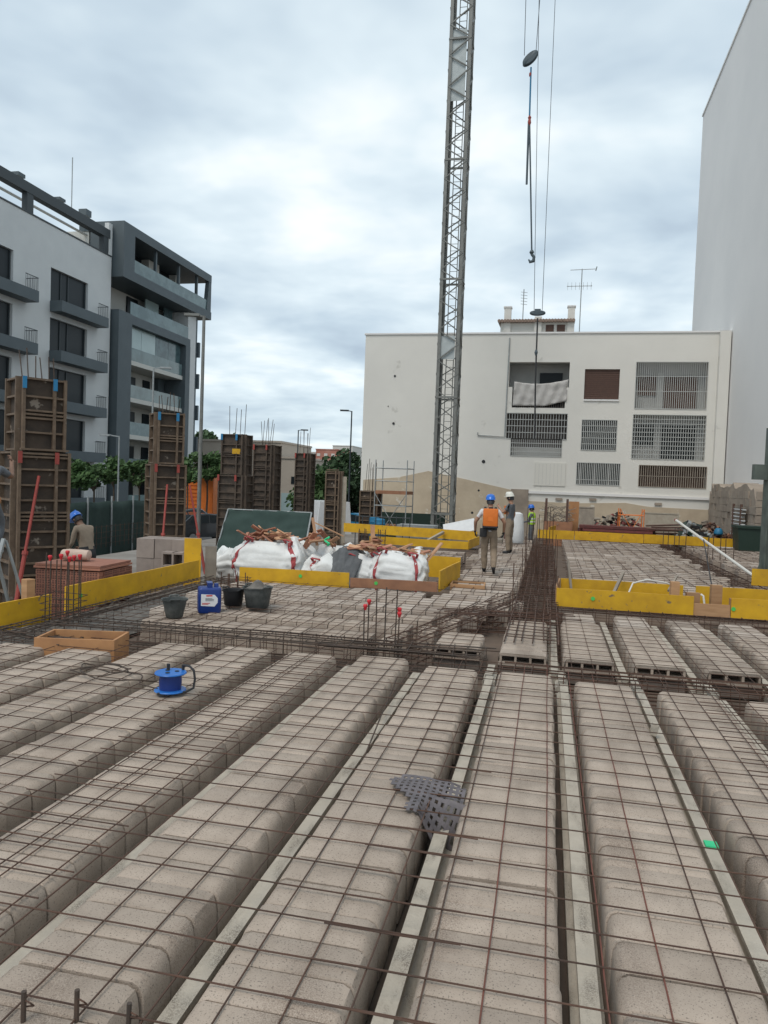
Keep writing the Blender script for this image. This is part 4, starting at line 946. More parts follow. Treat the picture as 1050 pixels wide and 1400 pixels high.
for k in range(5):
    for a, b in cols:
        z0, z1 = 13.15-ST*k, 15.63-ST*k
        w = ab(-.3, -.22, a+.02, b-.02, z0+.02, z1-.02, 'window', 'darkglass')
        for yy in (a+.05, (a+b)/2-.03, b-.12, a+.3*(b-a)):
            ab(-.22, -.16, yy, yy+.07, z0+.03, z1-.03, 'frame', 'aptframe', w)
        s_ = ab(.003, .95, a-.05, b+1.25, z0-.5, z0+.22, 'balcony_slab', 'aptgrey')
        q = MB()
        for i in range(9): q.b(.90, .92, b+.02+.145*i-41, b+.03+.145*i-41, z0+1.6, z0+2.65)
        for i in range(5): q.b(.1+.18*i, .115+.18*i, b+1.2-41, b+1.215-41, z0+1.6, z0+2.65)
        q.b(.02, .93, b+1.195-41, b+1.22-41, z0+2.63, z0+2.67); q.b(.89, .93, b-41, b+1.22-41, z0+2.63, z0+2.67); q.build('railing', MT['aptframe'], s_)
# pergola beam and posts on the roof
ab(-.5, .06, 28, 52.0, 19.7, 20.35, 'pergola_beam', 'aptframe')
ab(-.38, .03, 42.7, 43.3, 18.42, 19.7, 'pergola_post', 'aptframe'); ab(-.38, .03, 51.2, 51.8, 18.42, 19.7, 'pergola_post', 'aptframe')
ab(-.4, .05, 28, 52.25, 18.40, 18.5, 'coping', 'aptframe')
ab(-8, -2.6, 42.2, 56, 18, 22.3, 'attic', 'aptcream'); ab(-2.6, -2.3, 42.2, 56, 20.25, 20.31, 'attic_ledge', 'innerwall'); ab(-2.6, -2.45, 42.2, 56, 20.95, 21.03, 'attic_ledge', 'innerwall')
ab(-.34, 0.02, 51.85, 52.32, 18.5, 20.9, 'end_pier', 'aptwhite')
for yy, h in ((46, .25), (50.5, .2), (53.8, .5)): ab(-4, -3.3, yy, yy+.7, 22.3, 22.3+h, 'chimney', 'aptgrey')
q = MB(); q.tube([(-3, 10.5, 22.7), (-3, 10.5, 27.4)], .04, 5); q.build('mast', MT['galv'], t)
q = MB()
for i in range(6): q.tube([(-.6, -3.2+.32*i+.18*math.cos(a*.7), 20.9+.22*math.sin(a*.7)+.05*i) for a in range(10)], .02, 4)
q.build('roof_railing_scroll', MT['black'], t)
# holes in wall top: lower the top of the wall under the pergola
for v_ in t.children[0].data.vertices:
    if v_.co.z > 19.9: v_.co.z = 20.0
# ---------------- grey framed part
t = thing('apartment_building', 'dark grey framed apartment block with glass balconies at the street corner', 'building', (AX, 60, -1.6))
def gb(x0, x1, y0, y1, z0, z1, name, mt, par=None):
    q = MB(); q.b(x0, x1, y0-60, y1-60, z0+1.6, z1+1.6); return q.build(name, MT[mt], par or t)
gb(-8, -2.2, 52.6, 66.5, -1.6, 20.6, 'core', 'aptcream')
# top frame
gb(-3, .9, 52.5, 67.8, 20.55, 21.25, 'top_beam', 'aptgrey'); gb(-2, .9, 52.5, 54.1, 17.75, 20.55, 'top_frame_side', 'aptgrey'); gb(-2.2, .91, 52.5, 67.9, 17.0, 17.75, 'top_floor_slab', 'aptgrey')
r_ = gb(.78, .82, 54.1, 67.85, 17.75, 18.75, 'glass_guard', 'glassrail'); gb(-2.19, -1.9, 54.1, 66.4, 17.75, 20.54, 'top_window_band', 'darkglass')
for yy in (57.8, 61.8, 65.3): gb(.4, .62, yy, yy+.22, 17.75, 20.55, 'column', 'aptgrey')
gb(-2.15, -1.2, 59.8, 61.6, 17.75, 20.5, 'partition', 'aptcream'); gb(-2.15, -1.2, 64.6, 65.5, 17.75, 20.5, 'partition', 'aptcream')
q = MB(); q.prism([(67.8-60, 22.15), (67.3-60, 22.15), (66.9-60, 19.35), (67.8-60, 19.35)], 'x', .5, .89); q.build('top_frame_side', MT['aptgrey'], t)
# terrace floor below
gb(-2.19, -1.95, 52.6, 66.4, 14.45, 16.99, 'terrace_wall', 'aptcream'); gb(-1.94, -1.8, 57.6, 59.2, 14.5, 16.8, 'terrace_door', 'darkglass'); gb(-1.94, -1.8, 61.6, 62.4, 14.5, 16.8, 'terrace_door', 'darkglass')
gb(-1.2, -1.1, 59.3, 61.5, 14.5, 16.98, 'glazing', 'glasslight'); gb(-1.2, -1.1, 62.5, 64.0, 14.5, 16.98, 'glazing', 'glassblue')
gb(.4, .44, 54.4, 64.2, 14.5, 15.55, 'glass_guard', 'glassrail')
# main frame
gb(-2.2, .62, 52.5, 54.4, -1.6, 14.5, 'frame_pier', 'aptgrey'); gb(-2.2, .60, 54.4, 64.35, 13.75, 14.45, 'frame_beam', 'aptgrey'); gb(-2.2, .62, 63.5, 64.35, -1.6, 13.75, 'frame_pier', 'aptgrey')
for k in range(5):
    z = 10.95-2.98*k
    s_ = gb(-2.2, .35, 54.42, 63.48, z-.35, z, 'balcony_slab', 'aptcream')
    gb(.25, .29, 54.45, 63.45, z+.01, z+1.05, 'glass_guard', 'glassrail')
    gb(-2.19, -2.0, 54.45, 63.45, z+.002, z+2.62, 'back_wall', 'aptcream' if k else 'innerwall')
    for a, b in ((57.3, 59.3), (60.6, 61.7)): gb(-1.99, -1.9, a, b, z+.02, z+2.2, 'window', 'darkglass')
    gb(-1.9, -1.4, 62.3, 63.45, z+.02, z+2.6, 'side_wall', 'aptgrey')
    if k == 0:
        for i in range(4): gb(.05, .1, 54.5+2.24*i, 54.5+2.24*i+2.2, z+.02, z+2.78, 'glazing', 'glasslight' if i < 2 else 'glassblue')
gb(-2.2, .3, 64.4, 66.0, -1.6, 16.98, 'white_pier', 'aptwhite'); gb(-6, .2, 66.02, 66.5, -1.6, 16.9, 'side_strip', 'aptgrey')
for k in range(5): gb(-1, .4, 66.5, 66.8, 1.2+3*k, 2.6+3*k, 'side_balcony', 'aptgrey')
gb(-3, -2, 66, 67.4, 21.26, 22.2, 'chimney', 'aptcream'); gb(-3.02, -1.98, 65.9, 67.5, 22.2, 22.5, 'chimney_cap', 'aptgrey')
# ground-floor shop front of both blocks, behind the street trees
# ---------------- white building at the back
WY = 40.0
t = thing('white_building', 'long white rendered building with grilled balconies behind the deck', 'building', (0, WY, -1.6))
def wbx(x0, x1, y0, y1, z0, z1, name, mt, par=None):
    q = MB(); q.b(x0, x1, y0-0, y1-0, z0+1.6, z1+1.6); return q.build(name, MT[mt], par or t)
OP = {'A': (-2.26, .82, 7.1, 8.4), 'A2': (-2.06, .66, 6.03, 7.1), 'B': (-2.29, .82, 4.4, 5.74), 'B2': (-2.03, .60, 3.5, 4.4), 'C': (1.59, 3.32, 6.5, 8.05), 'D': (1.56, 3.3, 3.9, 5.45), 'E': (1.4, 3.55, 2.12, 3.24), 'F': (4.1, 7.52, 6.07, 8.41), 'G': (4.07, 7.55, 3.53, 5.76), 'H': (4.48, 7.7, 2.12, 3.2)}
q = MB(); holes_wall(q, 'y', 0, .35, -10.1, 8.46, 0, 11.47, [(a, b, c+1.6, d+1.6) for a, b, c, d in OP.values()]); q.build('wall', MT['whitewall'], t)
wbx(-10.1, 8.4, 1.75, 9, -1.6, 9.6, 'core', 'innerwall')
wbx(-10.16, 8.5, -.06, .4, 9.87, 9.95, 'coping', 'whitewall2')
wbx(-10.1, -9.9, .36, 8, -1.6, 9.86, 'side_wall', 'whitewall')
for y_ in ('',):
    wbx(7.95, 8.44, -.35, -.003, 1.7, 9.9, 'corner_pier', 'whitewall')
def recess(k, dep=.75, mt='innerwall'):
    a, b, c, d = OP[k]; o = wbx(a-.25, b+.25, dep, dep+.1, c-.2, d+.2, 'balcony_back', mt); wbx(a-.24, a-.02, .36, dep-.002, c-.1, d+.1, 'balcony_side', mt, o); wbx(b+.02, b+.24, .36, dep-.002, c-.1, d+.1, 'balcony_side', mt, o)
    wbx(a-.24, b+.24, .36, dep-.002, c-.19, c-.12, 'balcony_floor', mt, o); wbx(a-.24, b+.24, .36, dep-.002, d+.11, d+.19, 'balcony_ceiling', mt, o); return o
for k in ('F', 'G'):
    recess(k); a, b, c, d = OP[k]
    w = wbx(a+.2, a+1.1, 0.67, .748, c+.75, c+1.75, 'window', 'shutter' if k == 'F' else 'darkglass'); w2 = wbx(a+1.45, b-.35, 0.67, .748, c+.02, c+1.75, 'door', 'shutter' if k == 'F' else 'darkglass')
    wbx(a+1.12, a+1.44, 0.6, .65, c, c+1.9, 'door_frame', 'innerwall', w2)
for k in ('A',):
    recess('A', 1.5); a, b, c, d = OP['A']; wbx(-.7, .5, 1.4, 1.498, 6.0, 8.05, 'window', 'darkglass')
    wbx(-2.3, .9, .36, 1.45, 5.85, 5.98, 'balcony_floor', 'innerwall'); wbx(-2.3, -2.05, .37, 1.4, 5.98, 7.0, 'balcony_side', 'innerwall'); wbx(.67, .9, .37, 1.4, 5.98, 7.0, 'balcony_side', 'innerwall'); wbx(-2.3, .9, 1.5, 1.55, 5.98, 7.0, 'balcony_back', 'innerwall')
wbx(-2.5, 1.0, 1.0, 1.1, 3.2, 5.9, 'balcony_back', 'grilledk'); wbx(-2.3, .82, .6, .66, 3.5, 4.0, 'stored_boxes', 'innerwall')
wbx(1.45, 3.45, .12, .2, 6.4, 8.15, 'shutter', 'shutter'); q = MB(); [q.b(1.6, 3.31, .095, .12, 6.56+1.6+.1*i, 6.56+1.6+.1*i+.07) for i in range(15)]; q.build('shutter_slats', MT['shutter'], t)
wbx(1.58, 3.33, -.06, .1, 6.42, 6.5, 'sill', 'whitewall2')
wbx(1.45, 3.4, .25, .3, 3.8, 5.5, 'window', 'darkglass'); wbx(1.3, 3.65, .3, .34, 2.05, 3.3, 'window', 'darkglass'); wbx(4.4, 7.8, .5, .55, 2.0, 3.3, 'shutter', 'shutter')
for i in range(3): wbx(1.55+.72*i, 1.62+.72*i, .2, .29, 2.12, 3.24, 'mullion', 'whitewall2')
def grille(k, n, hb, mt='grille', y=-.02, th=.036):
    a, b, c, d = OP[k]; q = MB()
    for i in range(n+1): x = a+(b-a)*i/n; q.b(x-th/2, x+th/2, y, y+th, c+1.6, d+1.6)
    for h in hb: q.b(a, b, y-.012, y-.0, c+1.6+(d-c)*h-.015, c+1.6+(d-c)*h+.015)
    return q.build('grille', MT[mt], t)
grille('F', 34, (0, .37, .69, 1), th=.026); grille('G', 30, (0, .1, .2, .3, .4, .5, .6, .7, .8, .9, 1), th=.028); grille('H', 30, (0, .5, 1), 'woodgrey'); grille('E', 24, (0, .22, 1)); grille('D', 18, (0, .2, .4, .6, .8, 1), 'grille'); grille('B', 22, (0, .25, .5, .75, 1), th=.026); grille('B2', 24, (0, .25, .5, .75, 1), th=.028); grille('A2', 24, (0, .98), 'grilledk', y=.1)
# cloth on the upper balcony
q = MB(); n = 30; vs = []
for j in range(13):
    for i in range(n+1):
        u, v = i/n, j/12; x = -2.02+2.75*u + .05*(1-v); zt = 7.38-.16*math.sin(math.pi*u)+.12*u; zb = 6.12 + .35*max(0, u-.6)*2.0
        vs.append((x, WY-.03-.04*math.sin(u*34+v*5)-.05*noise.noise(Vector((u*7, v*4, 0))), zt+(zb-zt)*v))
q.add(vs, [(j*(n+1)+i, j*(n+1)+i+1, (j+1)*(n+1)+i+1, (j+1)*(n+1)+i) for j in range(12) for i in range(n)]); o = q.build('hanging_sheet', MT['sheet'], smooth='all'); o.modifiers.new('s', 'SOLIDIFY').thickness = .008
tag(o, 'pale sheet hung over the open upper balcony of the white building', 'sheet')
# marks left by the demolished neighbour: beige plaster field, string course, blind shutter, vents
q = MB(); q.prism([(-9.95, 0), (-9.95, 3.55), (-8.0, 3.75), (-6.35, 4.15), (-4.2, 3.75), (-1.9, 3.3), (-1.9, 0)], 'y', -.03, -.002); q.build('plaster_field', MT['beige'], t)
q = MB(); q.prism([(-1.0, 0), (-1.0, 2.75), (1.2, 2.72), (3.9, 2.85), (5.0, 2.7), (7.9, 2.66), (7.9, 0)], 'y', -.035, -.002); q.build('plaster_field', MT['beige'], t)
wbx(-1.25, 7.9, -.09, -.001, 1.55, 1.68, 'string_course', 'whitewall2'); wbx(-1.9, -1.0, -.12, -.001, -1.6, 1.75, 'brick_pier', 'masonry')
wbx(-.75, .84, -.04, -.001, 1.98, 3.19, 'blind_shutter', 'shutterlt'); q = MB(); [q.b(-.7+.19*i, -.69+.19*i, -.047, -.04, 3.65, 4.72) for i in range(8)]; q.build('shutter_joint', MT['innerwall'], t)
for x, z, r_ in ((-8.39, 7.64, .06), (-8.37, 5.07, .07), (-8.7, 6.0, .03), (-3.41, 3.15, .09), (-3.6, 1.6, .06), (-3.9, .4, .07)):
    q = MB(); q.lathe([(r_, 0), (r_, .02), (r_*.8, .021)], 10, rot=Matrix.Rotation(math.pi/2, 3, 'X'), c=(x, -.01, z+1.6)); q.build('vent_hole', MT['black'], t)
q = MB(); q.tube([(-2.31, -.05, 11.26), (-2.36, -.05, 6.09), (-3.78, -.05, 6.13), (-3.78, -.05, 6.28)], .03, 6); q.build('drain_pipe', MT['galv'], t)
for x, z in ((.4, 1.25), (2.1, 1.3), (5.3, 1.2)): wbx(x, x+.35, -.08, -.036, z, z+.12, 'broken_ledge', 'masonry')
# roof house, chimneys
rh = wbx(-2.9, .95, 1.2, 6, 9.7, 10.72, 'roof_house', 'whitewall'); 
q = MB(); n = 26
for i in range(n): q.lathe([(.09, 0), (.09, 5.2)], 8, c=(-3.05+4.05*i/n+.08, .9, 12.36), rot=Matrix.Rotation(-math.pi/2+.06, 3, 'X'))
q.build('roof_tiles', MT['rooftile'], rh)
for x0 in (-.5, .08): wbx(x0, x0+.42, 1.17, 1.2, 10.22, 10.58, 'small_window', 'shutter', rh)
for x0 in (-2.72, .62): c_ = wbx(x0, x0+.36, 1.1, 1.5, 9.7, 11.5, 'chimney', 'whitewall'); wbx(x0-.04, x0+.4, 1.06, 1.54, 11.5, 11.57, 'chimney_cap', 'whitewall2', c_)
c_ = wbx(-1.1, -.72, 1.05, 1.4, 9.7, 11.0, 'chimney', 'whitewall')
def antenna(label, base, h, kind):
    t = thing('tv_antenna', label, 'antenna', base); q = MB(); q.tube([(0, 0, 0), (0, 0, h)], .025, 6); q.build('mast', MT['galv'], t)
    q = MB()
    if kind:
        q.tube([(-.6, 0, h-.05), (.75, 0, h-.02)], .018, 5); q.tube([(-.75, 0, h-.9), (.55, 0, h-.9)], .018, 5)
        for i in range(7): x = -.7+.2*i; q.tube([(x, -.2, h-.9), (x, .2, h-.9)], .01, 4); q.tube([(x, 0, h-1.1), (x, 0, h-.7)], .01, 4)
        q.tube([(.7, 0, h-.12), (.75, 0, h+.1)], .03, 5)
    else:
        for i in range(5): q.tube([(-.15, 0, h-.15-.16*i), (.2, 0, h-.2-.16*i)], .014, 4)
    q.build('elements', MT['galv'], t); return t
antenna('tall TV antenna with two cross booms on the white building roof', (1.25, WY+1.2, 9.6), 3.9, 1); antenna('short comb-like TV antenna beside the roof chimney', (-1.75, WY+1.6, 10.4), 2.2, 0)
# ---------------- tall blank wall to the right
t = thing('tall_building', 'tall blank pale grey party wall rising beside the white building', 'building', (8.5, 40, -1.6))
q = MB(); q.b(0, 14, -30, 11.0, 0, 27.2); q.build('wall', MT['whitewall2'], t)
q = MB(); q.b(-.06, .3, -30, 11.06, 27.2, 27.32); q.build('coping', MT['whitewall2'], t)
# ---------------- broken masonry wall remains
def rubble_wall(label, x0, x1, y0, y1, z0, prof_, mt, thing_name='broken_wall'):
    t = thing(thing_name, label, 'wall', ((x0+x1)/2, y0, z0)); q = MB(); n = len(prof_)
    q.prism([(0, 0), (y1-y0, 0)]+[((y1-y0)*(n-1-i)/(n-1), prof_[n-1-i]-z0) for i in range(n)], 'x', x0-(x0+x1)/2+.12, x1-(x0+x1)/2); q.build('core', MT[mt], t)
    bl = MB(); bl.b(0, .12, 0, .572, 0, .284); B1 = bl.mesh('stone', MT[mt]); bl = MB(); bl.b(0, .12, 0, .572, 0, .284); B2 = bl.mesh('stone', MT[mt])
    nz_ = int(2.9/.29); ny_ = int((y1-y0)/.58)
    for j in range(nz_):
        for i in range(ny_):
            y = (i+(.5 if j % 2 else 0))*.58
            if y+.56 > y1-y0 or z0+.29*(j+1) > prof_[min(n-1, int(y/(y1-y0)*n))]: continue
            if random.random() < .05: continue
            inst('stone', random.choice((B1, B2, B2)), t, (x0-(x0+x1)/2+.06+jit(.015), y, .29*j), (jit(.006), jit(.006), jit(.006)))
    m_ = MB(); bl = m_.b(0, .5, -.1, 0, 0, .27).mesh('stone', MT[mt])
    for j in range(nz_):
        for i in range(2):
            if z0+.29*(j+1) < prof_[2]: inst('stone', bl, t, (x0-(x0+x1)/2+.02+.53*i+jit(.04), jit(.03), .29*j), (0, jit(.02), jit(.03)))
    return t
rubble_wall('broken cut-off masonry wall stub beside the green dumpster', 7.35, 8.44, 29.5, 37.5, -.6, [2.2+jit(.16)-.5*(i<2) for i in range(26)], 'masonry')
rubble_wall('narrow broken masonry pier at the white building corner', 7.7, 8.44, 37.9, 39.6, -.6, [1.3, 1.5, 1.75, 1.8, 2.0], 'masonry')
# ---------------- far low houses and blocks
def far_block(name, label, Y, px0, px1, pyt, dep, mt, wins=()):
    a = GY(px0, pyt, Y); b = GY(px1, pyt, Y); z = (a.z+b.z)/2
    t = thing(name, label, 'building', ((a.x+b.x)/2, Y, -1.6)); w = abs(b.x-a.x)
    q = MB(); q.b(-w/2, w/2, 0, dep, 0, z+1.6); q.build('wall', MT[mt], t)
    q = MB(); q.b(-w/2-.1, w/2+.1, -.1, dep, z+1.6, z+1.8); q.build('roof', MT[mt], t)
    for (u0, u1, v0, v1, mm) in wins:
        q = MB(); q.b(-w/2+w*u0, -w/2+w*u1, -.06, -.003, (z+1.6)*v0, (z+1.6)*v1); o = q.build('window', MT[mm], t)
    return t
far_block('low_house', 'low beige house with dark window behind the formwork columns', 72, 268, 384, 604, 10, 'lowbeige', [(.13, .36, .6, .75, 'darkglass'), (.5, .62, .5, .7, 'darkglass')])
far_block('low_house', 'lower beige house stepping down beside the first one', 70, 380, 412, 627, 10, 'lowbeige', [(.6, .98, .55, .68, 'darkglass'), (.2, .9, .0, .38, 'glasslight')])
far_block('apartment_tower', 'distant red and white apartment block above the trees', 170, 432, 462, 615, 14, 'redbrickfar', [(.05+.33*i, .2+.33*i, .50+.12*j, .56+.12*j, 'aptcream') for i in range(3) for j in range(4)])
far_block('apartment_tower', 'distant pale apartment block behind the red one', 190, 455, 482, 610, 14, 'aptcream', [(.05+.3*i, .25+.3*i, .55+.1*j, .6+.1*j, 'lowbeige') for i in range(3) for j in range(4)])
far_block('apartment_tower', 'small distant cream block peeping over the low house', 175, 424, 433, 619, 10, 'aptcream', [(.2, .8, .8, .86, 'darkglass')])
# ================================================================== trees
def tree(name, label, loc, h, rx, rz_, n, mt='leaf', th=.12, leaf=.22, clump=14, group=None, trunk_h=None):
    t = thing(name, label, 'tree', loc, 0, group); zc_ = h-rz_; q = MB()
    q.tube([(0, 0, 0), (.05, .03, zc_*.5), (0, .02, zc_), (.05, 0, zc_+rz_*.5)], [th, th*.8, th*.6, th*.25], 8)
    for i in range(6):
        a = i*1.05+.3; q.tube([(0, 0, zc_*.75), (rx*.35*math.cos(a), rx*.35*math.sin(a), zc_+.1*rz_), (rx*.7*math.cos(a), rx*.7*math.sin(a), zc_+.45*rz_*math.sin(i))], [th*.5, th*.3, th*.1], 6)
    q.build('trunk', MT['bark'], t, smooth=True)
    cl = []
    for i in range(clump):
        a = random.uniform(0, 6.28); b = random.uniform(-.7, 1); r_ = random.uniform(.45, .85)
        c = Vector((rx*r_*math.cos(a)*math.sqrt(max(0, 1-b*b*.7)), rx*r_*math.sin(a)*math.sqrt(max(0, 1-b*b*.7)), zc_+rz_*b*.75)); cl.append((c, random.uniform(.28, .5)))
    q = MB()
    for i in range(n):
        c, s_ = random.choice(cl); d = Vector((random.gauss(0, 1), random.gauss(0, 1), random.gauss(0, .8))); d.normalize(); d *= random.random()**.4*s_
        p = c+Vector((d.x*rx, d.y*rx, d.z*rz_)); nrm = Vector((random.gauss(0, 1), random.gauss(0, 1), random.gauss(.5, 1))).normalized(); x = nrm.orthogonal().normalized()*leaf*random.uniform(.5, 1); y = nrm.cross(x)*.6
        q.add([p-x, p-y, p+x, p+y], [(0, 1, 2, 3)])
    q.build('crown', MT[mt], t); return t
def tpx(px, pyb, d, z=-1.6):
    v = ray(px, pyb); k = d/math.hypot(v.x, v.y); p = CAM+v*k; return (p.x, p.y, z)
TR = lambda lab, px, pyt, d, rx, rz_, n, **kw: tree('street_tree', lab, tpx(px, 650, d), (CAM+ray(px, pyt)*(d/math.hypot(ray(px, pyt).x, ray(px, pyt).y))).z+1.6, rx, rz_, n, **kw)
for i, px in enumerate((95, 128, 155, 190)):
    TR(['young leafy street tree just behind the tallest formwork', 'young leafy street tree above the bent worker', 'young leafy street tree beside the slim street lamp', 'young leafy street tree before the grey block, by the second formwork'][i], px, 628+jit(3), 42+2.2*i, 1.15, .85, 1500, leaf=.17, th=.06)
TR('leafy young tree beside the thick lamp post', 256, 625, 46, 1.0, .8, 1500, leaf=.18, th=.06)
TR('full green street tree above the orange skip', 283, 620, 50, 1.5, .95, 2400, leaf=.2, th=.08)
TR('broad dark tree top rising behind the low beige house', 293, 585, 92, 3.2, 2.2, 2600, mt='leafdk', leaf=.4, th=.2)
TR('dense dark tree left of the white building, by the lamp', 478, 616, 62, 3.4, 3.3, 5000, mt='leafdk', leaf=.3, th=.2)
TR('bright green bush-like tree behind the slim dark formwork', 440, 640, 55, 2.0, 2.2, 3000, leaf=.24, th=.12)
TR('dark green tree behind the plywood plank formwork', 458, 628, 60, 2.2, 2.6, 3000, mt='leafdk', leaf=.26, th=.14)
# ================================================================== street lamps
def lamp(label, px, pyt, pyb, d, r, arm, mt='galv', base=True, zb=-1.6, dark=False):
    v = ray(px, pyt); k = d/math.hypot(v.x, v.y); top = CAM+v*k; t = thing('street_lamp', label, 'street lamp', (top.x, top.y, zb)); h = top.z-zb
    q = MB(); q.tube([(0, 0, 0), (0, 0, h)], [r, r*.7], 10); q.build('pole', MT[mt], t, smooth=True)
    if base: q = MB(); q.lathe([(r*2, 0), (r*2, .1), (r*1.5, .15), (r*1.4, 1.0), (r*1.1, 1.05)], 12); q.build('base', MT['black'], t, smooth=40)
    rr = Vector((rt.x, rt.y, 0)).normalized(); q = MB(); a = Vector((0, 0, h-.03)); b = a+rr*arm+Vector((0, 0, .05)); q.bar(a, b, .05, .05); q.build('arm', MT[mt], t)
    q = MB(); c = b+rr*(.22 if arm > 0 else -.22); q.box(c, (.55, .22, .09), Matrix.Rotation(math.atan2(rr.y, rr.x), 3, 'Z')); q.build('lamp_head', MT['aptframe' if dark else mt], t); return t
lamp('thick grey street lamp post rising before the grey block', 279, 432, 700, 29, .085, -.22, mt='cranegrey')
lamp('tall thin dark street lamp left of the white building', 481, 562, 700, 48, .06, -.25, mt='aptframe', dark=True)
lamp('small street lamp seen over the slim dark formwork', 408, 588, 700, 58, .06, .25, mt='aptframe', dark=True)
lamp('slim street lamp in front of the young street trees', 163, 596, 690, 40, .05, -.5)
lamp('slim street lamp behind the second formwork column', 210, 503, 690, 40, .06, .4)
# ================================================================== crane
CXp = GY(606, 700, 33); CX_, CY_ = CXp.x, 33.0; HW = .47
t = thing('tower_crane', 'grey lattice crane mast with ladder rising past the white building', 'crane', (CX_, CY_, -.85))
CH = 30.
for sx in (-1, 1):
    for sy in (-1, 1):
        q = MB(); q.b(sx*HW-sx*.13, sx*HW, sy*HW-.012, sy*HW+.012, 0, CH); q.b(sx*HW-.012, sx*HW+.012, sy*HW-sy*.13, sy*HW, 0, CH-.01); q.build('mast_leg', MT['cranegrey'], t)
stp = 1.3; dg_ = MB(); dg_.bar((-HW, 0, 0), (HW, 0, stp*.55), .055, .04); D1 = dg_.mesh('lattice_brace', MT['cranegrey'])
dg_ = MB(); dg_.bar((HW, 0, stp*.55), (-HW, 0, stp), .055, .04); D2 = dg_.mesh('lattice_brace', MT['cranegrey'])
k = 0; z = .3
while z < CH-1.2:
    for a, (ox, oy) in ((0, (0, -HW)), (math.pi, (0, HW)), (math.pi/2, (HW, 0)), (-math.pi/2, (-HW, 0))):
        inst('lattice_brace', D1, t, (ox, oy, z), (0, 0, a)); inst('lattice_brace', D2, t, (ox, oy, z), (0, 0, a))
    z += stp; k += 1
hm = MB()
for a, b, c, d in ((-HW, HW, -HW-.03, -HW+.03), (-HW, HW, HW-.03, HW+.03)): hm.b(a, b, c, d, -.04, .04)
hm.b(-HW-.03, -HW+.03, -HW, HW, -.035, .035); hm.b(HW-.03, HW+.03, -HW, HW, -.035, .035); HM = hm.mesh('section_frame', MT['cranegrey'])
for i in range(6): inst('section_frame', HM, t, (0, 0, 1.4+5.1*i))
q = MB()
for x in (-.16, .16): q.tube([(x, .2, 0), (x, .2, CH)], .022, 5)
for i in range(int(CH/.3)): q.tube([(-.16, .2, .3*i+.1), (.16, .2, .3*i+.1)], .013, 4)
q.build('ladder', MT['cranegrey'], t)
for za, zb in ((8.15, 9.15), (19.2, 22.2)):
    q = MB(); q.b(-HW+.06, HW-.2, -HW+.06, -HW+.075, za, zb); q.build('sign_panel', MT['cranepanel'], t)
q = MB(); q.tube([(.3, -.1, 0), (.28, -.1, 12), (.3, -.1, CH)], .02, 5); q.build('cable', MT['cable'], t)
q = MB(); q.b(-1.3, 1.3, -.16, .16, 0, .35); q.b(-.16, .16, -1.3, -.17, 0, .34); q.b(-.16, .16, .17, 1.3, 0, .34); q.build('base_frame', MT['cranegrey'], t)
# hook blocks
def hookblock(label, px, py, Y, ztop, rope_px, chain_py, tilt, wide, loop=False):
    c = GY(px, py, Y); t = thing('hook_block', label, 'crane hook', c)
    q = MB()
    for s_ in (-1, 1): q.lathe([(.02, s_*.03), (.2, s_*.03), (.23, s_*.05), (.2, s_*.075), (.02, s_*.08)], 20, rot=Matrix.Rotation(math.pi/2, 3, 'X') , sx=wide, c=(s_*.0, 0, 0))
    ry = Matrix.Rotation(tilt, 3, 'Y'); q.v = [tuple(ry @ Vector((v[0]*1.15, v[1], v[2]*(.55 if tilt else .38)))) for v in q.v]; q.build('sheave', MT['hook'], t, smooth=40)
    q = MB(); q.box((0, 0, 0), (.34*wide, .14, .1), ry); q.box((0, 0, .09), (.2, .1, .08), ry); q.build('cheek_plate', MT['hook'], t)
    for rx_, x0 in rope_px:
        top = GY(rx_, 0, Y); q = MB(); b = Vector((x0, 0, .1)); e = top-c; e = e+(e-b)*((ztop-top.z)/max(.1, (e-b).z)); q.tube([b, e], .010, 5); q.build('hoist_rope', MT['cable'], t)
    return t, c
t, c = hookblock('crane hook block with long chain slings hanging above the roofs', 725, 80, 22, 24, ((719, -.17), (738, .15)), 0, -.75, 1.0)
def rel(px, py, Y): return GY(px, py, Y)-c
q = MB(); a = rel(726, 92, 22); b = rel(724, 158, 22); q.tube([a, b], .025, 6); q.build('sling', MT['bluebarrel'], t)
q = MB(); q.lathe([(.02, -.06), (.035, -.02), (.035, .03), (.02, .06)], 10, c=rel(725, 102, 22)); q.lathe([(.02, -.2), (.05, -.1), (.035, 0), (.05, .05), (.02, .1)], 8, c=rel(724, 163, 22)); q.build('coupling', MT['redpaint'], t)
q = MB(); q.tube([rel(723, 165, 22), rel(720, 252, 22)], .032, 6); q.build('sling', MT['hook'], t)
q = MB(); q.tube([rel(724, 165, 22), rel(727, 345, 22)], .024, 6); q.build('chain', MT['hook'], t)
h0 = rel(727, 345, 22); q = MB(); q.lathe([(.04, -.05), (.07, 0), (.04, .06)], 10, c=h0); q.tube([h0+Vector((0, 0, -.05)), h0+Vector((.07, 0, -.14)), h0+Vector((.05, 0, -.25)), h0+Vector((-.04, 0, -.27)), h0+Vector((-.08, 0, -.2))], [.04, .045, .05, .045, .02], 8); q.build('hook', MT['hook'], t, smooth=True)
t, c = hookblock('second crane hook block with a dark sling over the white facade', 735, 428, 26, 24, ((737, -.12), (759, .15)), 0, 0, 1.0)
q = MB(); q.tube([rel(735, 435, 26), rel(732, 520, 26), rel(731, 600, 26)], .028, 6); q.build('sling', MT['black'], t)
q = MB(); q.lathe([(.03, -.1), (.06, 0), (.03, .1)], 10, c=rel(733, 482, 26)); q.build('coupling', MT['hook'], t)
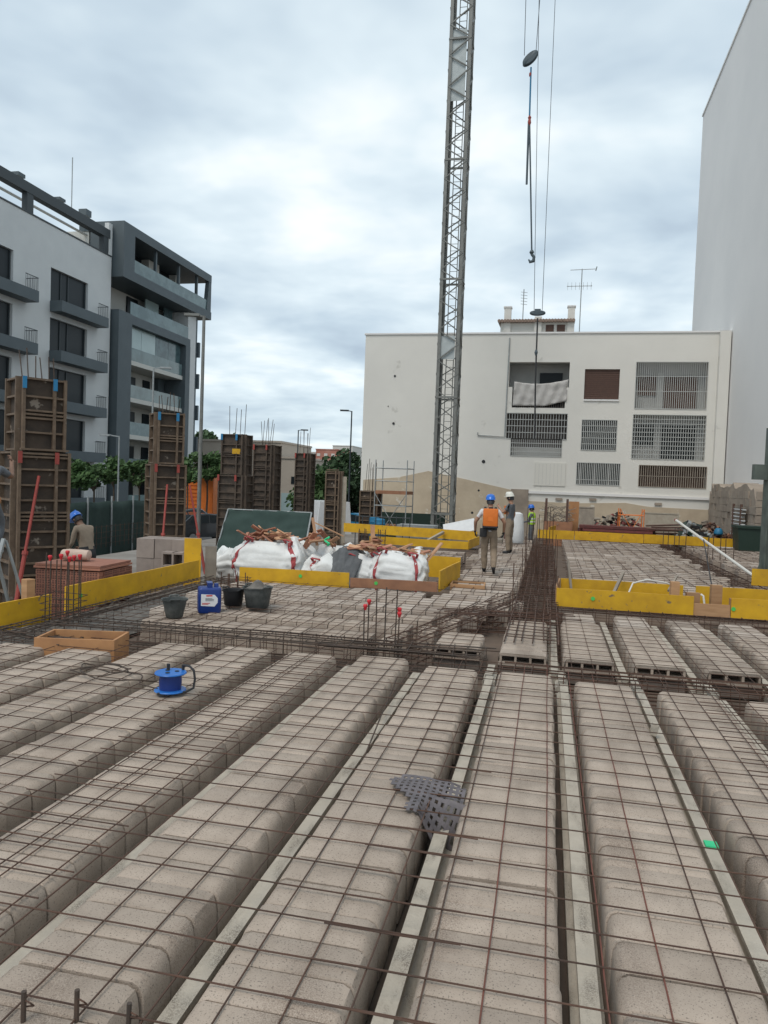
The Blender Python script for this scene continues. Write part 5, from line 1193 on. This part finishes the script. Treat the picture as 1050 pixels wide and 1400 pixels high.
# ================================================================== vehicles
def wheel(t, x, y, r):
    q = MB(); q.lathe([(r*.6, -.1), (r, -.1), (r, .1), (r*.6, .1)], 20, rot=Matrix.Rotation(math.pi/2, 3, 'X')); w = q.build('wheel', MT['tyre'], t, smooth=30, loc=(x, y, r))
    q = MB(); q.lathe([(r*.08, -.112), (r*.6, -.105), (r*.62, -.08), (r*.6, .105), (r*.1, .112)], 14, rot=Matrix.Rotation(math.pi/2, 3, 'X')); q.build('rim', MT['rim'], w, smooth=30)
def vehicle(name, label, cat, loc, rz, L_, Wd, prof_, win, mt, r=.32, wx=(-1.3, 1.3), lights=True):
    """side profile in x,z; front at -x"""
    t = thing(name, label, cat, loc, rz); n = len(prof_); q = MB(); vs = []
    zmax = max(z for _, z in prof_)
    for s_, k in ((-1, .0), (-.96, 1), (.96, 1), (1, 0)):
        for x, z in prof_:
            tum = 1-.16*max(0, (z-.9)/(zmax-.9)) if z > .9 else 1
            vs.append((x*(1 if k else .985), s_*Wd/2*tum, z if k else .25+(z-.25)*.975))
    q.add(vs, [(i*n+j, i*n+(j+1) % n, (i+1)*n+(j+1) % n, (i+1)*n+j) for i in range(3) for j in range(n)]+[tuple(range(n)), tuple(range(3*n, 4*n))]); b = q.build('body', MT[mt], t, smooth=28)
    for pts in win['side']:
        for s_ in (-1, 1):
            q = MB(); vs = []
            for x, z in pts:
                tum = 1-.16*max(0, (z-.9)/(zmax-.9)); vs.append((x, s_*(Wd/2*tum+.006), z)); 
            q.add(vs, [tuple(range(len(vs)))]); o = q.build('side_window', MT['darkglass'], t); o.modifiers.new('s', 'SOLIDIFY').thickness = .008
    for (x0, z0, x1, z1) in win['ends']:
        q = MB(); vs = []; nx = Vector((z1-z0, 0, -(x1-x0))).normalized(); nx = nx if nx.z > 0 else -nx
        for x, z in ((x0, z0), (x1, z1)):
            tum = 1-.16*max(0, (z-.9)/(zmax-.9))
            for s_ in (-1, 1): vs.append(Vector((x, s_*(Wd/2*tum*.9), z))+nx*.008)
        q.add(vs, [(0, 1, 3, 2)]); o = q.build('windscreen', MT['darkglass'], t); o.modifiers.new('s', 'SOLIDIFY').thickness = .006
    for x in wx:
        for s_ in (-1, 1): wheel(t, x, s_*(Wd/2-.1), r)
    xf = min(x for x, _ in prof_)
    for s_ in (-1, 1):
        q = MB(); rbox(q, .12, .38, .18, .04, z0=.6); o = q.build('headlight', MT['headlight'], t, smooth=True, loc=(xf+.07, s_*(Wd/2-.28), .0))
        q = MB(); q.box((0, 0, 0), (.12, .2, .14)); q.build('mirror', MT[mt], t, loc=(xf+1.2, s_*(Wd/2+.08), 1.0))
    q = MB(); q.b(xf-.012, xf+.03, -.5, .5, .32, .5); q.build('grille', MT['black'], t)
    q = MB(); q.b(xf-.02, xf+.02, -.25, .25, .52, .63); q.build('number_plate', MT['label'], t)
    return t
car_prof = [(-2.0, .3), (-2.05, .6), (-1.9, .85), (-1.05, 1.02), (-.3, 1.46), (.4, 1.53), (1.3, 1.45), (1.9, 1.02), (2.05, .95), (2.08, .35)]
car_win = dict(side=[[(-.85, 1.03), (-.25, 1.40), (.25, 1.44), (.25, 1.03)], [(.32, 1.03), (.32, 1.44), (1.15, 1.39), (1.5, 1.03)]], ends=[(-1.02, 1.04, -.32, 1.45), (1.35, 1.42, 1.86, 1.06)])
van_prof = [(-2.5, .35), (-2.52, .75), (-2.35, 1.1), (-1.7, 1.3), (-1.1, 2.1), (-.7, 2.35), (2.5, 2.38), (2.55, .4)]
van_win = dict(side=[[(-1.55, 1.32), (-1.0, 2.0), (-.45, 2.0), (-.45, 1.3)]], ends=[(-1.66, 1.36, -1.12, 2.06)])
def vloc(px, d): v = ray(px, 690); k = d/math.hypot(v.x, v.y); return (v.x*k, v.y*k, -1.592)
vehicle('parked_car', 'dark grey hatchback parked beside the thick lamp post', 'car', vloc(281, 40), RAD(-120), 4.1, 1.78, car_prof, car_win, 'carpaint')
vehicle('parked_car', 'dark car partly hidden behind the lamp post and red prop', 'car', vloc(258, 46), RAD(-100), 4.1, 1.78, car_prof, car_win, 'carpaint')
vehicle('white_van', 'white delivery van parked behind the slim dark formwork', 'van', vloc(437, 40), RAD(-55), 5, 1.95, van_prof, van_win, 'carwhite')
vehicle('parked_car', 'pale blue-grey car between plywood plank and low formwork', 'car', vloc(487, 46), RAD(-30), 4.1, 1.78, car_prof, car_win, 'bluebarrel')
# orange slatted skip
p = vloc(270, 52); t = thing('orange_skip', 'orange slatted metal skip standing behind the parked hatchback', 'skip', p, RAD(12))
q = MB(); q.b(-1.25, 1.25, -.9, .9, .9, 3.35); q.build('body', MT['orange'], t)
for i in range(9): q = MB(); q.b(-1.2, .2, -.95, -.905, 1.05+.25*i, 1.2+.25*i); q.build('slat', MT['orange'], t)
for x in (-1.2, .3, 1.15): q = MB(); q.b(x, x+.08, -1.0, -.96, .9, 3.3); q.build('upright', MT['orange'], t)
q = MB(); q.b(-1.2, 1.2, -.8, .8, 0, .9); q.build('base', MT['black'], t)
# ================================================================== back yard and mid-ground clutter
def scaffold(label, a, w, d, h, decks, mt, loc, rz=0, r=.024):
    t = thing('scaffold', label, 'scaffold', loc, rz)
    for x in (-w/2, w/2):
        for y in (-d/2, d/2): q = MB(); q.tube([(x, y, 0), (x, y, h)], r, 6); q.build('standard', MT[mt], t)
    for z in a:
        q = MB(); q.tube([(-w/2, -d/2, z), (w/2, -d/2, z)], r*.8, 5); q.tube([(-w/2, d/2, z), (w/2, d/2, z)], r*.8, 5); q.tube([(-w/2, -d/2, z), (-w/2, d/2, z)], r*.8, 5); q.tube([(w/2, -d/2, z), (w/2, d/2, z)], r*.8, 5); q.build('ledger', MT[mt], t)
    for z in decks: q = MB(); q.b(-w/2, w/2, -d/2, d/2, z, z+.14); q.build('deck', MT['woodred'], t)
    q = MB(); q.tube([(-w/2, -d/2, decks[0]*.1 if decks else .1), (w/2, -d/2, decks[-1] if decks else h)], r*.7, 5); q.tube([(w/2, -d/2, decks[0]*.1 if decks else .1), (-w/2, -d/2, decks[-1] if decks else h)], r*.7, 5); q.build('diagonal', MT[mt], t)
    return t
p = GY(537, 720, 31.5); scaffold('galvanised scaffold tower with wooden deck left of the crane', (.5, 1.7, 2.75, 3.3), 1.42, .9, 3.65, (.75, 2.2), 'galv', (p.x, 31.5, -.85), RAD(-8))
p = GY(862, 720, 31); scaffold('orange scaffold frame in front of the beige wall base', (.5, 1.0, 1.5), .9, .7, 1.75, (), 'orange', (p.x, 31, -.6), 0, .018)
p = GY(572, 715, 29.5); t = thing('panel_stack', 'row of grey ribbed steel panels stacked left of the crane foot', 'panel stack', (p.x, 29.5, -.85))
for i in range(9):
    q = MB(); q.b(-.75, .75, -.02, .02, 0, 1.05)
    for j in range(12): q.b(-.74, .74, -.04, -.021, .05+.082*j, .085+.082*j)
    o = q.build('panel', MT['galv'], t, loc=(jit(.06), -.1*i+.4, 0)); o.rotation_euler = (.08, 0, 0)
for lab, px, d in (('blue plastic barrel next to the low formwork', 519, 30.5), ('second blue barrel beside its twin by the low formwork', 512, 32)):
    v = ray(px, 720); k = d/math.hypot(v.x, v.y); q = MB(); q.lathe([(.2, 0), (.23, .05), (.23, .3), (.24, .32), (.23, .34), (.23, .62), (.24, .64), (.23, .66), (.22, .8), (.16, .85), (.05, .86)], 18)
    tag(q.build('barrel', MT['bluebarrel'], smooth=40, loc=(v.x*k, v.y*k, -.5)), lab, 'barrel')
q = MB(); 
p0 = GY(486, 722, 28); p1 = GY(560, 728, 28)
for i in range(9): a = p0.lerp(p1, i/8); q.tube([Vector((a.x, 28, -.85)), Vector((a.x, 28, .55))], .02, 5)
for z in (.1, .5): q.tube([Vector((p0.x, 28, z)), Vector((p1.x, 28, z))], .018, 5)
tag(q.build('guard_rail', MT['aptframe'], smooth=True), 'dark tubular guard rail behind the far yellow box', 'railing')
q = MB(); q.b(-1.6, 1.6, -.05, .05, 0, 1.3); tag(q.build('green_hoarding', MT['dumpgreen'], loc=(GY(560, 700, 34).x, 34.5, -.85)), 'low dark green hoarding behind the scaffold tower', 'hoarding')
# foam sheets, lath, sack
q = MB(); q.box((0, 0, 0), (1.05, .5, .1)); o = q.build('foam_sheet', MT['foam'], loc=GY(628, 722, 24.5)); o.rotation_euler = (RAD(50), RAD(-14), 0); tag(o, 'white perforated foam sheet leaning near the crane foot', 'foam sheet')
q = MB(); q.box((0, 0, 0), (.7, .5, .08)); o = q.build('foam_sheet', MT['foam'], loc=GY(640, 732, 24.8)); o.rotation_euler = (RAD(20), RAD(10), .3); tag(o, 'second white foam sheet lying beside the leaning one', 'foam sheet')
stick('timber_lath', 'pale lath leaning across the far yellow box', 'timber', GY(580, 742, 22), GY(606, 728, 23.6), .04, 'ply', sq=True)
p = G(660, 742); q = MB(); q.b(-.8, .8, -.35, .35, 0, .12); q.b(-.6, .5, -.3, .3, .12, .24); tag(q.build('plank_pile', MT['woodgrey'], loc=(p.x-.2, p.y+.5, .0)), 'low pile of grey planks left of the backpack worker', 'planks')
p = G(700, 742); q = MB(); q.lathe([(.2, 0), (.24, .1), (.22, .5), (.2, .8), (.17, .95), (.06, 1.0)], 16); tag(q.build('white_sack', MT['foam'], smooth=True, loc=(p.x+.15, p.y-.2, .02)), 'tall white sack standing beside the white-helmet worker', 'sack')
# scrap rack
p = GY(762, 730, 30.2); t = thing('scrap_rack', 'dark red rack piled with tangled scrap behind the far board', 'rack', (p.x, 30.2, -.6))
q = MB(); q.b(-.55, .55, -.4, .4, 0, 1.15); q.build('bin', MT['woodred'], t)
for x in (-.52, .28): q = MB(); q.b(x, x+.09, -.4, -.32, 1.15, 2.05); q.build('post', MT['shutter'], t)
q = MB()
for i in range(110):
    a = Vector((jit(.45), jit(.3), random.uniform(1.1, 1.75))); q.bar(a, a+Vector((jit(.4), jit(.25), jit(.16))), .02, .02)
tag(q.build('scrap', MT['woodgrey'], t), kind='stuff')
q = MB(); q.b(.4, .8, .41, .45, .6, 1.95); q.build('board', MT['ochre'], t)
for lab, px0, px1, py0, py1, Y, mt, nm, cat in (('grey sheet panel leaning behind the red steel stack', 781, 812, 692, 724, 32.5, 'woodgrey', 'sheet_panel', 'panel'), ('broad tan board leaning on the beige wall base', 879, 928, 700, 728, 33.5, 'ply', 'sheet_panel', 'panel'),
                                           ('white-framed low crate left of the vest worker', 690, 706, 718, 738, 31, 'oldred', 'crate', 'crate')):
    a = GY(px0, py0, Y); b = GY(px1, py1, Y); q = MB(); w_ = abs(b.x-a.x); h_ = a.z+.6
    q.box((0, 0, h_/2), (w_, .05, h_)); q.box((-w_/2+.03, -.035, h_/2), (.05, .02, h_)); q.box((w_/2-.03, -.035, h_/2), (.05, .02, h_)); q.box((0, -.036, h_-.03), (w_-.11, .02, .05))
    o = q.build(nm, MT[mt], loc=((a.x+b.x)/2, Y, -.6)); o.rotation_euler = (-.08, 0, 0); tag(o, lab, cat)
p = GY(842, 732, 30.5); t = thing('steel_stack', 'stack of red steel shoring beams behind the far yellow board', 'steel stack', (p.x, 30.3, -.6))
for L_ in range(9):
    for i in range(5): q = MB(); q.b(-1.35+jit(.12), 1.35+jit(.12), -.4+.17*i, -.4+.17*i+.13, .12*L_, .12*L_+.1); q.build('beam', MT['oldred' if (L_+i) % 3 else 'shutter'], t)
p = GY(905, 730, 30.5); t = thing('prop_stack', 'heap of rusty red props right of the orange scaffold', 'steel stack', (p.x, 30.2, -.6))
for i in range(26): q = MB(); a = Vector((jit(.2)-.6, jit(.35), random.uniform(.05, 1.15))); q.tube([a, a+Vector((1.3, jit(.15), jit(.12)))], .035, 6); q.build('prop', MT['shutter' if i % 2 else 'oldred'], t, smooth=True)
def pile(label, cat, name, px, py, Y, n, rx, h, mts, sz):
    p = GY(px, py, Y); t = thing(name, label, cat, (p.x, Y, -.6)); 
    for mt in mts:
        q = MB()
        for i in range(n//len(mts)):
            a = random.uniform(0, 6.3); r_ = random.random()**.6; s_ = random.uniform(.4, 1)*sz
            q.box((rx*r_*math.cos(a), .5*r_*math.sin(a), h*(1-r_*.6)*random.random()**.7+s_*.3), (s_, s_*random.uniform(.3, 1), s_*random.uniform(.2, .7)), Matrix.Rotation(random.uniform(0, 3), 3, Vector((jit(1), jit(1), 1)).normalized()))
        tag(q.build('debris', MT[mt], t), kind='stuff')
pile('dark pile of black and green scrap right of the prop heap', 'rubble', 'rubble_pile', 945, 735, 30, 260, .75, 1.5, ('black', 'dumpgreen', 'galv', 'woodgrey'), .28)
pile('brown earth and timber rubble heap before the broken pier', 'rubble', 'rubble_pile', 968, 735, 33, 300, 1.0, 1.4, ('shutter', 'ground', 'woodred'), .26)
pile('grey rubble strewn behind the scrap rack', 'rubble', 'rubble_pile', 800, 735, 33, 260, 1.4, 1.2, ('woodgrey', 'galv', 'rebardk'), .25)
pile('long heap of dark mixed debris behind the red steel stack', 'rubble', 'rubble_pile', 850, 735, 34, 620, 2.7, 1.5, ('woodgrey', 'black', 'oldred', 'ply'), .28)
q = MB(); q.lathe([(.15, 0), (.2, .05), (.19, .16), (.12, .26), (.06, .28)], 10, sx=.9); tag(q.build('blue_bag', MT['bluebarrel'], smooth=True, loc=(GY(976, 720, 33.5).x, 32.6, .2)), 'crumpled blue bag on the rubble by the broken wall', 'bag')
q = MB(); q.lathe([(.3, 0), (.55, .06), (.5, .2), (.3, .3), (.05, .32)], 14, sx=1.6); tag(q.build('white_rubble_bag', MT['foam'], smooth=True, loc=(GY(995, 740, 29.3).x, 29.2, -.35)), 'flat white rubble bag lying behind the far stub board', 'bag')
p = GY(1030, 740, 24.5); t = thing('dumpster', 'dark green wheeled dumpster in front of the broken wall', 'dumpster', (p.x+.1, 27.6, -.4)); bpy.data.objects['dumpster'].location = (GY(1029, 740, 27).x, 27.2, -.26)
q = MB(); q.prism([(-.45, .12), (.45, .12), (.52, 1.0), (-.52, 1.0)], 'y', -.4, .4); q.build('body', MT['dumpgreen'], t)
q = MB(); q.b(-.55, .55, -.45, .45, 1.0, 1.08); q.build('lid', MT['dumpgreen'], t)
for x in (-.4, .4): q = MB(); q.lathe([(.08, -.03), (.08, .03)], 12, rot=Matrix.Rotation(math.pi/2, 3, 'X'), c=(x, -.38, .08)); q.build('wheel', MT['black'], t)
p = GY(1028, 690, 31); t = thing('timber_rack', 'rusty rack of stacked boards leaning on the broken wall above the dumpster', 'rack', (7.2, 31.2, -.6))
for y in (-.6, .6): q = MB(); q.b(-.05, .03, y-.05, y+.05, 0, 2.1); q.build('post', MT['shutter'], t)
for i in range(16): q = MB(); q.b(-.02, .1, -.8+jit(.1), .8+jit(.1), .9+.07*i, .94+.07*i); q.build('plank', MT['woodgrey' if i % 2 else 'foam'], t)
# steel post at the frame edge
p = G(1046, 786); t = thing('steel_post', 'dark green-grey steel post standing at the frame edge', 'post', (p.x+.05, p.y, 0), RAD(10))
q = MB(); q.b(-.15, -.12, -.13, .13, 0, 3.4); q.b(.12, .15, -.13, .13, 0, 3.4); q.b(-.12, .12, -.02, .02, 0, 3.4); q.build('shaft', MT['steelpost'], t)
q = MB(); q.b(-.28, .28, -.25, .25, -.02, .03); q.build('base_plate', MT['steelpost'], t)
for s_ in (-1, 1): q = MB(); q.prism([(s_*.15, .03), (s_*.27, .03), (s_*.15, .4)], 'y', -.012, .012); q.build('gusset', MT['steelpost'], t)
q = MB(); q.b(-.45, -.155, -.08, .08, 2.2, 2.55); q.build('bracket', MT['steelpost'], t)
